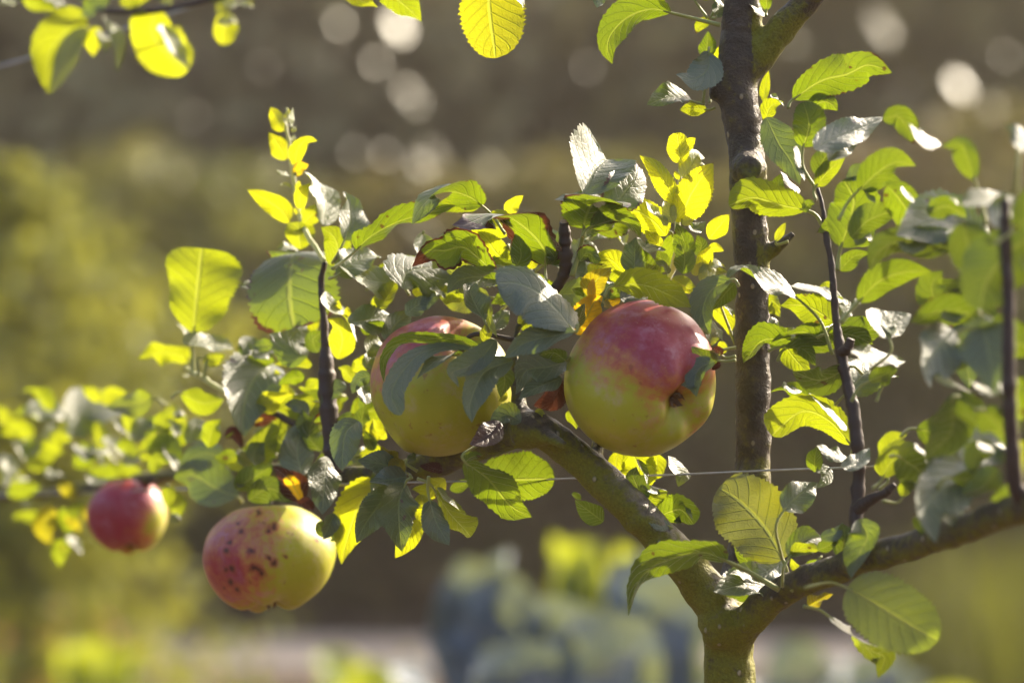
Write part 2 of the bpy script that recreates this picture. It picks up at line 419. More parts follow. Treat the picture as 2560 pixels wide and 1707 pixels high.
# olive shrub at the left edge, nearer than the hedge
sx = empty('shrub', (-1.02, 4.4, 0), 'tall olive yellow shrub glowing out of focus beside the left edge', 'shrub')
n = 6500
cz = rng.uniform(.05, 1, n); wd = .42*np.sqrt(np.clip(1-((cz-.25)/.80)**2, .02, 1))*(1+.35*np.sin(cz*11))
cc = np.stack([-1.08+rng.normal(0, .5, n)*wd, 4.4+rng.normal(0, .5, n)*wd, cz*1.32], 1)
o = leaf_cloud('foliage', cc, .034, M_OLIVE, sx); o['kind'] = 'stuff'
for k in range(5):
    a = k*1.3; v, f = tube_geo([(-1.05, 4.4, 0), (-1.05+.08*math.cos(a), 4.4+.08*math.sin(a), .5), (-1.05+.2*math.cos(a), 4.4+.2*math.sin(a), 1.1)], [.014, .01, .004], 8, 6)
    mesh_obj('stem', v, f, M_WOOD, sx)

# dry tan grass beside the path and low green growth
def blades(name, n, xr, yr, h, mat, wdt):
    V, F = [], []
    for i in range(n):
        x, y = random.uniform(*xr), random.uniform(*yr); hh = h*random.uniform(.5, 1.1); a = random.uniform(0, 6.28); ln = random.uniform(.05, .4)*hh
        dx, dy = math.cos(a), math.sin(a); b = len(V)
        V += [(x-dy*wdt, y+dx*wdt, 0), (x+dy*wdt, y-dx*wdt, 0), (x+dx*ln*.4+dy*wdt*.7, y+dy*ln*.4-dx*wdt*.7, hh*.6), (x+dx*ln*.4-dy*wdt*.7, y+dy*ln*.4+dx*wdt*.7, hh*.6), (x+dx*ln, y+dy*ln, hh)]
        F += [[b, b+1, b+2, b+3], [b+3, b+2, b+4]]
    return mesh_obj(name, V, F, mat)
M_DRYG = plain('dry_grass', (.42, .24, .10), (.58, .38, .18), 5, .7, .3, .4, (.75, .45, .16))
M_GRASS = plain('rough_grass', (.055, .065, .010), (.11, .115, .02), 3, .6, .2, .3, (.14, .15, .012))
tag(blades('dry_grass', 2200, (-1.75, -1.0), (4.9, 6.2), .27, M_DRYG, .005), 'tan dry grass glowing low at the left edge of the garden path', 'grass', kind='stuff')
tag(blades('rough_grass', 2600, (1.0, 2.4), (4.2, 6.2), .48, M_GRASS, .006), 'yellow green rough grass growing low behind the right apple branch', 'grass', kind='stuff')

# kale and chard bed
M_KALE = plain('kale_leaf', (.10, .13, .17), (.21, .25, .31), 16, .62, .35, .10, (.40, .45, .08), bump=.003)
M_CHARD = plain('chard_leaf', (.10, .15, .015), (.18, .22, .03), 12, .55, .3, .42, (.36, .40, .02), bump=.003)
M_STALKW = plain('pale_stalk', (.26, .32, .27), (.38, .43, .36), 20, .45, .4)
M_STALKP = plain('mauve_stalk', (.30, .22, .27), (.44, .34, .38), 20, .45, .4)
def veg_leaf(base, direc, ln, wd, droop, mat, parent, stalk_mat, ruff=.25):
    b = np.array(base, float); d = np.array(direc, float); d /= np.linalg.norm(d)
    side = np.cross(d, [0, 0, 1]); side /= np.linalg.norm(side)
    nu, nv = 12, 8; V, F = [], []; ph = random.uniform(0, 6)
    for i in range(nu+1):
        u = i/nu; out = ln*u
        ctr = b+d*out*(1-.25*droop*u)+np.array([0, 0, -droop*ln*.55*u*u*u])
        nrm = np.cross(side, d)
        wu = wd*(u+.03)**.5*(1-u)**.38*1.45
        for j in range(nv+1):
            v = -1+2*j/nv
            q = ctr+side*v*wu*.5+nrm*(abs(v)**1.5*wu*.16+ruff*wu*abs(v)**2*.35*math.sin(u*17+ph+(3 if v > 0 else 0)))
            V.append(q)
    for i in range(nu):
        for j in range(nv):
            a = i*(nv+1)+j; F.append([a, a+1, a+nv+2, a+nv+1])
    lo = mesh_obj('leaf', V, F, mat, parent, origin=b)
    mv = [b-d*ln*.35, b, b+d*ln*.45*(1-.1*droop), b+d*ln*.8*(1-.2*droop)+np.array([0, 0, -droop*ln*.28])]
    tv, tf = tube_geo(mv, [.006, .006, .004, .0015], 10, 7)
    mesh_obj('stalk', tv, tf, stalk_mat, lo, origin=b)
def veg_plant(name, x, y, h, label, cat, group, mat, stalk, nl, ln, wd, up=.8, droop=.5):
    r = empty(name, (x, y, 0), label, cat, group)
    tv, tf = tube_geo([(x, y, 0), (x+.01, y, h*.3), (x, y, h*.62)], [.018, .016, .011], 8, 9)
    mesh_obj('stem', tv, tf, stalk, r)
    for k in range(nl):
        a = k*2.4+random.uniform(-.3, .3); z = h*(.28+.42*k/nl); e = up+.75*(k/nl)+random.uniform(-.15, .15)
        d = np.array([math.cos(a)*math.cos(min(e, 1.45)), math.sin(a)*math.cos(min(e, 1.45)), math.sin(min(e, 1.45))])
        l = min(ln*random.uniform(.8, 1.1), (h-z)/max(d[2], .3)*1.05)
        veg_leaf(np.array([x, y, z])+d*.06, d, l, wd*random.uniform(.8, 1.15), droop*(1-.5*k/nl)*random.uniform(.6, 1.2), mat, r, stalk)
    return r
def gx(px, D): return (px-1280)*.36*D/2560
G1 = 'blue grey kale plants in the bed'
veg_plant('kale_plant', gx(1215, 3.5), 1.95, .68, 'blue grey kale plant, leftmost in the bed below the mossy apple branch', 'kale', G1, M_KALE, M_STALKW, 22, .24, .15, .9, .5)
veg_plant('kale_plant', gx(1420, 3.25), 1.70, .65, 'low blue grey kale plant in front of the yellow green chard', 'kale', G1, M_KALE, M_STALKW, 21, .23, .15, .9, .5)
veg_plant('kale_plant', gx(1640, 3.3), 1.75, .665, 'blue grey kale plant just left of the mossy apple trunk', 'kale', G1, M_KALE, M_STALKW, 21, .23, .15, .9, .5)
veg_plant('kale_plant', gx(1985, 3.9), 2.35, .50, 'low mauve stalked kale plant seen just right of the apple trunk', 'kale', G1, M_KALE, M_STALKP, 12, .22, .12)
veg_plant('kale_plant', gx(2190, 4.1), 2.55, .46, 'low mauve stalked kale plant under the drooping lower right apple leaves', 'kale', G1, M_KALE, M_STALKP, 12, .22, .12)
veg_plant('kale_plant', gx(1530, 3.1), 1.55, .62, 'blue grey kale plant at the bottom edge between the other kale plants', 'kale', G1, M_KALE, M_STALKW, 20, .22, .14, .9, .5)
veg_plant('kale_plant', gx(1310, 3.1), 1.55, .61, 'blue grey kale plant at the bottom edge, in front of the leftmost kale', 'kale', G1, M_KALE, M_STALKW, 20, .22, .14, .9, .5)
G2 = 'yellow green chard plants'
veg_plant('chard_plant', gx(1440, 3.9), 2.35, .66, 'sunlit yellow green chard plant behind the kale, left of the leaning apple branch', 'chard', G2, M_CHARD, M_STALKW, 14, .30, .085, 1.1)
veg_plant('chard_plant', gx(1600, 3.9), 2.35, .65, 'sunlit yellow green chard plant behind the lower apple branch, next to the trunk', 'chard', G2, M_CHARD, M_STALKW, 14, .30, .085, 1.1)
veg_plant('chard_plant', gx(250, 4.6), 3.05, .44, 'low yellow green chard plant at the bottom left edge', 'chard', G2, M_CHARD, M_STALKW, 11, .22, .11, .7)
veg_plant('chard_plant', gx(900, 4.6), 3.05, .41, 'low yellow green chard plant at the bottom edge in front of the path', 'chard', G2, M_CHARD, M_STALKW, 11, .2, .11, .7)
veg_plant('chard_plant', gx(2380, 4.4), 2.85, .37, 'yellow green chard plant low behind the right apple branch', 'chard', G2, M_CHARD, M_STALKW, 12, .27, .14, .9)
veg_plant('chard_plant', gx(2060, 4.6), 3.05, .39, 'yellow green chard plant behind the mauve stalked kale', 'chard', G2, M_CHARD, M_STALKW, 12, .24, .13, .9)

# ------------------------------------------------------------------ the espalier apple tree: wood
BASE = P(1826, 1760, .01); BASE = Vector((BASE.x, BASE.y, 0))
tree = empty('apple_tree', BASE, 'espaliered apple tree with mossy forked trunk and sunlit leafy branches across the view', 'tree')
R = MPP                                            # radii below are in photo pixels
def wood(pts, rad): return (spx(pts), [q*R for q in rad])
SK = {
 'trunk': [wood([(1815, 2600, .01), (1830, 2100, .01), (1826, 1760, .01), (1822, 1640, .01), (1812, 1545, .01)], [92, 84, 68, 64, 62])],
 'leader': [wood([(1812, 1545, .015), (1852, 1440, .035), (1878, 1300, .04), (1882, 1100, .03), (1882, 900, .025), (1879, 700, .02), (1874, 560, .015), (1870, 430, .01), (1862, 330, .01), (1846, 240, .01), (1846, 150, .01), (1856, 40, .01), (1862, -120, .01), (1868, -420, .02)],
                   [55, 50, 47, 46, 45, 45, 45, 46, 47, 51, 52, 47, 45, 42]),
            wood([(1850, 190, .01), (1910, 125, .005), (1970, 55, .0), (2050, -40, -.01), (2150, -170, -.03)], [46, 40, 36, 34, 32]),
            wood([(1838, 210, .01), (1800, 222, .01), (1782, 250, .008)], [40, 24, 12]),
            wood([(1885, 640, .02), (1925, 628, .015), (1955, 606, .01), (1985, 583, .008)], [30, 20, 15, 9])],
 'left_arm': [wood([(1812, 1545, .01), (1765, 1478, .005), (1700, 1392, .0), (1620, 1312, -.005), (1545, 1236, -.005), (1470, 1165, .0), (1400, 1108, .0), (1340, 1070, .0), (1290, 1078, .01), (1220, 1098, .025), (1150, 1128, .045), (1080, 1160, .06), (980, 1188, .075), (860, 1190, .10), (700, 1180, .15), (560, 1185, .21), (430, 1190, .28), (250, 1215, .35), (100, 1235, .41), (-150, 1250, .52)],
                      [58, 53, 48, 46, 44, 43, 43, 46, 42, 34, 29, 26, 22, 21, 20, 19, 18, 17, 15, 13]),
              wood([(1500, 1195, 0), (1496, 1150, .005), (1496, 1105, .015), (1510, 1040, .035)], [24, 17, 15, 14]),
              wood([(1300, 1075, .0), (1298, 1010, .005), (1290, 940, .01), (1287, 880, .012), (1296, 820, .014), (1325, 770, .016)], [34, 20, 14, 13, 12, 11]),
              wood([(1345, 1085, -.005), (1390, 1100, -.02), (1412, 1118, -.025)], [30, 16, 10])],
 'right_arm': [wood([(1826, 1650, .012), (1845, 1595, .0), (1885, 1535, -.012), (1935, 1494, -.022), (1990, 1462, -.035), (2100, 1420, -.06), (2250, 1372, -.10), (2400, 1325, -.15), (2560, 1265, -.205), (2760, 1200, -.28)],
                      [44, 43, 40, 37, 35, 34, 33, 34, 34, 33])],
}
parts = list(SK)
def build_wood():
    V, F = [], []; off = 0; segs = []; kind = []
    for ki, k in enumerate(parts):
        for (p, r) in SK[k]:
            n = max(24, len(p)*7)
            v, f = tube_geo(p, r, n, 18, off); V.append(v); F += f; off += len(v)
            c = catmull(p, n); rr = np.interp(np.linspace(0, 1, n), np.linspace(0, 1, len(r)), r)
            segs.append(np.c_[c, rr]); kind += [ki]*n
    # old pruning scars and swellings
    for (px, py, y, rad) in [(1320, 1075, -.006, 50), (1600, 1298, -.006, 50), (1806, 1560, .0, 66), (1782, 1492, 0, 52), (1795, 228, .006, 26), (1872, 422, -.004, 47), (1503, 1190, -.004, 30), (1880, 1195, .03, 47)]:
        c = np.array(P(px, py, y)); rad *= R; th = np.linspace(0, 2*np.pi, 12, endpoint=False); b = off
        vv = [c+np.array([0, 0, rad])]; ff = []
        for i in range(1, 7):
            ph = math.pi*i/7
            vv += [c+rad*np.array([math.sin(ph)*math.cos(q), math.sin(ph)*math.sin(q), math.cos(ph)]) for q in th]
        vv.append(c-np.array([0, 0, rad])); m = len(vv)
        for j in range(12): ff.append([b, b+1+j, b+1+(j+1) % 12])
        for i in range(5):
            for j in range(12): ff.append([b+1+i*12+j, b+1+(i+1)*12+j, b+1+(i+1)*12+(j+1) % 12, b+1+i*12+(j+1) % 12])
        for j in range(12): ff.append([b+m-1, b+1+5*12+(j+1) % 12, b+1+5*12+j])
        V.append(np.array(vv)); F += ff; off += m
    me = bpy.data.meshes.new('wood'); me.from_pydata(np.vstack(V).tolist(), [], F); me.update()
    tmp = bpy.data.objects.new('wood', me); COL.objects.link(tmp)
    md = tmp.modifiers.new('r', 'REMESH'); md.mode = 'VOXEL'; md.voxel_size = .0017
    ms = tmp.modifiers.new('s', 'SMOOTH'); ms.iterations = 6; ms.factor = .5
    dg = bpy.context.evaluated_depsgraph_get(); ev = tmp.evaluated_get(dg); m2 = ev.to_mesh()
    nv = len(m2.vertices); co = np.empty(nv*3); m2.vertices.foreach_get('co', co); co = co.reshape(-1, 3)
    no = np.empty(nv*3); m2.vertices.foreach_get('normal', no); no = no.reshape(-1, 3)
    faces = [list(p.vertices) for p in m2.polygons]
    ev.to_mesh_clear(); bpy.data.objects.remove(tmp)
    S = np.vstack(segs); kind = np.array(kind)
    near = np.empty(nv, int)
    for i in range(0, nv, 4000):
        d = np.linalg.norm(co[i:i+4000, None, :]-S[None, :, :3], axis=2)-S[None, :, 3]
        near[i:i+4000] = d.argmin(1)
    vk = kind[near]
    disp = np.array([mnoise.noise(Vector(q*55))*.0011+mnoise.noise(Vector(q*130))*.0006+mnoise.noise(Vector((q[0]*60, q[1]*60, q[2]*240)))*.0005 for q in co])
    # ring scar on the leader
    for (px, py, y) in [(1874, 421, -.010)]:
        c = np.array(P(px, py, y)); dd = np.hypot(co[:, 0]-c[0], co[:, 2]-c[2]); front = co[:, 1] < c[1]+.006
        disp += np.where(front, .0014*np.exp(-((dd-.0052)/.0014)**2)-.0022*np.exp(-(dd/.0016)**2), 0)
    disp = disp+np.where(vk == 0, 1.0, .25)*np.array([mnoise.fractal(Vector(q*85), .8, 2.0, 4)*.0011 for q in co])
    co = co+no*disp[:, None]
    # algae grows on the trunk, the underside of the arm and the leader's sheltered side
    pxx = 1280+co[:, 0]/(.36*(FOCUS+co[:, 1])/2560); pyy = 853.5-(co[:, 2]-CAM_H)/(.36*(FOCUS+co[:, 1])/2560)
    moss = np.full(nv, .18)
    moss = np.where(vk == 0, .52, moss)
    moss = np.where(vk == 2, np.clip(.38-.5*no[:, 2]+.25*np.exp(-((pxx-1480)/90)**2)+.25*np.exp(-((pxx-1760)/60)**2), 0, 1), moss)
    moss = np.where((vk == 2) & (pxx < 1290), .28, moss)
    moss = np.where(vk == 3, .22-.2*no[:, 2]+.35*np.exp(-((pxx-1800)/75)**2), moss)
    pale = np.where(vk == 2, np.clip(.95*np.exp(-((pxx-1660)/150)**2)*(.5+.5*no[:, 2])+.15, 0, 1), .12)  # silvery bark, painted paler still on the arm's sunlit upper side
    moss = np.where(vk == 1, .06+.30*np.exp(-((pyy-1230)/90)**2)+.5*np.exp(-((pyy-110)/90)**2)*(pxx > 1880)+.35*np.exp(-((pyy-640)/40)**2)*(pxx > 1890)+.25*np.exp(-((pyy-450)/45)**2), moss)
    fk = np.array([np.bincount(vk[f]).argmax() for f in faces])
    names = {'trunk': 'trunk', 'leader': 'leader', 'left_arm': 'branch', 'right_arm': 'branch'}
    for ki, k in enumerate(parts):
        ids = np.where(fk == ki)[0]; used = np.unique(np.concatenate([faces[i] for i in ids])); mp = -np.ones(nv, int); mp[used] = np.arange(len(used))
        o = mesh_obj(names[k], co[used], [[int(mp[j]) for j in faces[i]] for i in ids], M_BARK, tree, origin=BASE)
        o.data.attributes.new('moss', 'FLOAT', 'POINT').data.foreach_set('value', moss[used].astype(np.float32))
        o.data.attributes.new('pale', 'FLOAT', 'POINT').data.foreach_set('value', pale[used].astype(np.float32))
build_wood()

def twig(pts, rad, mat, name='twig', sides=9):
    n = max(24, len(pts)*11); p = spx(pts); rr = np.interp(np.linspace(0, 1, n), np.linspace(0, 1, len(rad)), rad)*R
    ph = random.uniform(0, 6); rr = rr*(1+.16*np.clip(np.sin(np.arange(n)*.9+ph), .35, 1)-.08+np.array([.16*mnoise.noise((i*.45, ph, 1)) for i in range(n)]))
    v, f = tube_geo(p, rr, n, sides)
    v = v+np.array([mnoise.noise_vector(Vector(q*150)) for q in v])*.0006
    return mesh_obj(name, v, f, mat, tree, origin=tuple(p[0]))
# upper left spur, cut stub, right hand shoots, upper tier branch
twig([(835, 1180), (826, 1080), (818, 980), (815, 900), (812, 840), (806, 760), (803, 700), (812, 655)], [24, 22, 26, 22, 11, 10, 9, 7], M_TWIG)
twig([(1330, 775, .016), (1370, 745, .012), (1408, 690, .008), (1415, 640, .004), (1412, 590, .002), (1410, 556, .0)], [11, 13, 16, 17, 16, 13], M_TWIG)
twig([(1410, 560, .0), (1409, 549, .0)], [11, 8], M_CUT, 'pruning_cut')
twig([(2130, 1425, -.065), (2140, 1300, -.055), (2147, 1200, -.05), (2143, 1107), (2131, 1013), (2116, 950), (2101, 870), (2090, 800), (2081, 690), (2065, 580), (2054, 510), (2044, 470)], [20, 17, 17, 16, 17, 14, 14, 10, 9, 8, 6, 4], M_TWIG)
twig([(2101, 880, -.042), (2118, 872, -.046), (2126, 848, -.048)], [12, 13, 10], M_TWIG)
twig([(2140, 1275, -.055), (2180, 1245, -.06), (2215, 1232, -.065), (2238, 1212, -.066)], [16, 14, 11, 6], M_TWIG)
twig([(2600, 1260, -.21), (2545, 1230, -.215), (2530, 1120, -.22), (2522, 950, -.225), (2521, 760, -.225), (2516, 600, -.225), (2512, 500, -.225)], [22, 18, 16, 15, 14, 13, 10], M_TWIG)
twig([(1868, -400, .02), (1500, -330, .10), (1000, -160, .18), (640, -40, .26), (480, 10, .28), (350, 28, .29), (220, 24, .30), (100, 6, .31), (-200, -20, .36)], [24, 20, 15, 12, 10, 10, 9, 8, 7], M_TWIG)
twig([(1160, -220, .15), (1215, -120, .04), (1225, -60, .02)], [8, 5, 4], M_TWIG)
# young shoots (downy, pale)
twig([(812, 655), (770, 590), (755, 555, .105), (744, 520, .11), (738, 480, .11), (730, 420, .11), (722, 360, .11), (716, 310, .11), (717, 270, .11)], [7, 7, 7, 7, 7, 6, 5.5, 4.5, 3], M_SHOOT, 'shoot')
twig([(1515, 1030, .04), (1590, 850, .075), (1660, 720, .055), (1690, 640, .03), (1694, 560, .03), (1698, 500, .03), (1701, 440, .03), (1699, 400, .03)], [10, 10, 9, 8, 8, 7, 6, 4], M_SHOOT, 'shoot')
twig([(640, 1010, .13), (555, 975, .14), (510, 945, .145), (475, 928, .15), (462, 918, .15)], [8, 8, 7, 7, 5], M_SHOOT, 'shoot')
twig([(640, 1010, .13), (720, 1050, .12), (800, 1090, .11)], [8, 10, 12], M_TWIG)

# training wires
def wire(name, pts, r, label):
    p = spx(pts); v, f = tube_geo(p, [r, r], 40, 8)
    o = mesh_obj(name, v, f, M_WIRE, None, origin=tuple(p[0])); tag(o, label, 'wire')
M_WIRE = plain('galvanised_wire', (.30, .29, .28), (.48, .47, .45), 60, .38, .6)
M_WIRE.node_tree.nodes['Principled BSDF'].inputs['Metallic'].default_value = .85
wire('training_wire', [(-600, 1262, .66), (0, 1238, .44), (700, 1214, .14), (1000, 1206, .06), (1300, 1200, .03), (1560, 1191, .015), (1740, 1184, .005), (1930, 1175, -.005), (2110, 1169, -.03), (2400, 1155, -.10), (2700, 1140, -.20)], .00055, 'thin taut wire running level behind the two big apples and the trunk')
wire('training_wire', [(-500, 300, .38), (0, 166, .36), (90, 140, .36), (300, 78, .35), (620, -30, .33)], .0011, 'blurred slanting wire at the top left corner')

# ------------------------------------------------------------------ apples
def picdir(v): return np.array([v[0], -v[2], v[1]], float)      # (right, up, towards camera) -> world
def apple(px, py, y, wpx, hratio, calyx, blush, label, lobes=.03, spots=(), bstr=1.0, boff=0.0, ringblush=0.0, seed=0, stalk_to=None, asym=0.0, patches=(), edepth=.25, taper=.07):
    D = FOCUS+y; k = .36*D/2560; Rr = wpx*.5*k
    c = np.array(P(px, py, y)); ax = picdir(calyx); ax /= np.linalg.norm(ax)
    zz = -ax                                                    # stalk end
    e1 = np.cross(zz, [0.2, -1, .1]); e1 /= np.linalg.norm(e1); e2 = np.cross(zz, e1)
    root = empty('apple', c, label, 'apple', 'apples on the tree')
    nth, nph = 110, 150; V = []; bl = []; sp = []; uvs = []
    bd = picdir(blush); bd /= np.linalg.norm(bd); sd = seed*3.7
    for i in range(nth+1):
        t = math.pi*i/nth; s, cs = math.sin(t), math.cos(t)
        for j in range(nph):
            f = 2*math.pi*j/nph
            rr = s*(1+taper*cs-.05*cs*cs)
            z = hratio*cs
            if cs > 0: z -= .34*math.exp(-(s/.30)**2)
            else: z += edepth*math.exp(-(s/.31)**2)
            lob = max(0., -cs+.35)/1.35
            rr *= 1+lobes*lob*math.cos(5*f+seed)+asym*lob*math.cos(2*f+seed*1.3)+.012*math.cos(3*f+seed*2)
            z -= lobes*1.5*max(0, -cs)**2*math.cos(5*f+seed)*math.exp(-((s-.45)/.25)**2)
            q = np.array([rr*math.cos(f), rr*math.sin(f), z])
            nz = 1+.045*mnoise.noise(Vector(q*1.3+np.array([sd, 0, 0])))+.012*mnoise.noise(Vector(q*3.5+np.array([sd, 0, 0])))
            w3 = (e1*q[0]+e2*q[1]+zz*q[2])*nz
            V.append(c+w3*Rr)
            dn = w3/np.linalg.norm(w3)
            b = (dn.dot(bd)+boff)*bstr+ringblush*math.exp(-((t-2.35)/.35)**2)*(.5+.8*mnoise.noise(Vector(q*2.2+np.array([9, sd, 0]))))
            for (ax_, ay_, rad, st) in patches:
                pr = np.array([(c[0]+w3[0]*Rr)/k+1280-0, 853.5-((c+w3*Rr)[2]-CAM_H)/k])
                if w3[1] < 0: b += st*math.exp(-(((pr[0]-ax_)**2+(pr[1]-ay_)**2)/rad**2))
            bl.append(b)
            sv = 0
            if spots and w3[1] < 0:
                qx = 1280+(c[0]+w3[0]*Rr)/k; qy = 853.5-(c[2]+w3[2]*Rr-CAM_H)/k
                qx += 7*mnoise.noise(Vector(q*9)); qy += 7*mnoise.noise(Vector(q*9+np.array([5., 2, 1])))
                for (a_, b_, r_) in spots:
                    d2 = ((qx-a_)**2+(qy-b_)**2)/1.9
                    if d2 < (4*r_)**2: sv = max(sv, math.exp(-d2/(r_*r_)))
            if s < .16 and cs < 0: sv = max(sv, 1-s/.16)
            sp.append(sv); uvs.append((j/nph, i/nth))
    F = []
    for i in range(nth):
        for j in range(nph):
            j2 = (j+1) % nph; F.append([i*nph+j, (i+1)*nph+j, (i+1)*nph+j2, i*nph+j2])
    o = mesh_obj('fruit', V, F, M_APPLE, root, origin=tuple(c))
    me = o.data
    me.attributes.new('blush', 'FLOAT', 'POINT').data.foreach_set('value', np.array(bl, np.float32))
    me.attributes.new('spot', 'FLOAT', 'POINT').data.foreach_set('value', np.array(sp, np.float32))
    ul = me.uv_layers.new(name='UVMap')
    li = np.empty(len(me.loops), int); me.loops.foreach_get('vertex_index', li)
    U = np.array(uvs)[li]; Lu = U.reshape(-1, 4, 2); wrap = (Lu[:, :, 0].max(1)-Lu[:, :, 0].min(1)) > .5
    Lu[wrap, :, 0] = np.where(Lu[wrap, :, 0] < .5, Lu[wrap, :, 0]+1, Lu[wrap, :, 0])
    ul.data.foreach_set('uv', Lu.reshape(-1).astype(np.float32))
    # dried sepals in the eye
    zb = -(hratio-edepth); SV, SF = [], []
    for q in range(5):
        a = q*2*math.pi/5+.4; t1 = e1*math.cos(a)+e2*math.sin(a); t2 = np.cross(zz, t1); b = len(SV)
        p0 = c+zz*Rr*(zb+.01)
        SV += [p0+t1*Rr*.03-t2*Rr*.04, p0+t1*Rr*.03+t2*Rr*.04, p0+t1*Rr*.10+t2*Rr*.03-zz*Rr*.07, p0+t1*Rr*.06-zz*Rr*.17, p0+t1*Rr*.10-t2*Rr*.03-zz*Rr*.07]
        SF += [[b, b+1, b+2, b+4], [b+4, b+2, b+3]]
    mesh_obj('calyx', SV, SF, M_DRY, root, origin=tuple(c))
    p0 = c+zz*Rr*(hratio-.36)
    p1 = c+zz*Rr*(hratio+.05)+e1*Rr*.05
    end = np.array(P(*stalk_to)) if stalk_to else c+zz*Rr*(hratio+.35)+e1*Rr*.15
    v, f = tube_geo([p0, p1, end], [.0016, .0013, .0016], 14, 8)
    mesh_obj('stalk', v, f, M_TWIG, root, origin=tuple(p0))
    return root
apple(1604, 948, -.008, 390, .98, (.60, -.36, .72), (.02, .90, .34), 'large red topped green apple with a deep eye beside the upright leader', lobes=.035, edepth=.34, taper=.03, bstr=.85, boff=-.05, ringblush=.15, seed=1.0, stalk_to=(1440, 1000, .03), asym=.025,
      patches=[(1580, 860, 150, .32), (1700, 900, 100, .40), (1745, 1085, 62, .75), (1625, 1095, 60, .45), (1470, 1010, 110, -.2), (1660, 1010, 60, .2)])
apple(1100, 968, .035, 352, 1.02, (-.42, -.72, -.55), (-.50, .80, .28), 'large green apple with red shoulder half hidden by drooping grey green leaves', lobes=.03, bstr=1.05, boff=-.30, seed=2.2, stalk_to=(1288, 850, .012),
      patches=[(1080, 830, 90, .4), (960, 940, 60, .25), (1120, 1000, 120, -.2)])
SPC = [(698, 1309, 7), (615, 1320, 6), (581, 1367, 6.5), (589, 1346, 5), (644, 1365, 6), (700, 1393, 6.5), (652, 1406, 7.5), (668, 1420, 7.5), (594, 1409, 6.5), (578, 1415, 5.5), (589, 1443, 7), (605, 1461, 6.5), (683, 1313, 5), (685, 1381, 5), (726, 1378, 4), (568, 1463, 4.5), (655, 1275, 5), (605, 1300, 4), (660, 1412, 6), (799, 1342, 3.5), (640, 1440, 3)]
apple(672, 1392, .125, 336, .84, (.04, -.95, .20), (-.85, .25, .45), 'green and pink apple with dark scab spots hanging below the leaves', lobes=.04, taper=.0, edepth=.20, bstr=.62, boff=.20, seed=3.1, spots=SPC, stalk_to=(700, 1190, .15), asym=.03,
      patches=[(610, 1420, 80, .35), (775, 1400, 80, -.2)])
apple(320, 1291, .31, 200, .95, (.10, -.92, .36), (-.35, .35, .8), 'small dusky red apple hanging blurred at the far left', lobes=.03, bstr=.6, boff=1.05, seed=4.3, stalk_to=(345, 1205, .33), patches=[(412, 1300, 45, -.9)])

# ------------------------------------------------------------------ leaves of the apple tree, one by one
PRE = {'B': (.05, .38, -.92), 'b': (.0, .74, -.66), 'W': (.48, .74, .46), 'S': (.42, .58, .69), 'F': (.48, .36, .80), 'L': (-.35, .5, -.78), 'R': (.4, .4, -.82)}
SHAPES = {'ov': (.66, 1.0), 'ro': (.46, .46), 'tr': (.50, .22), 'sp': (1.0, .42), 'la': (.7, .95)}
NU, NV = 40, 8
LEAF_N = [0]
FACES = [[i*(NV+1)+j, i*(NV+1)+j+1, (i+1)*(NV+1)+j+1, (i+1)*(NV+1)+j] for i in range(NU) for j in range(NV)]
UVS = np.array([[(q//(NV+1))/NU, (q % (NV+1))/NV] for f in FACES for q in f], np.float32).reshape(-1)
ZO = [0, 0, 1.0, 0.0]
def Z(ox, oy, s, dm=0.0): ZO[:] = [ox, oy, s, dm]
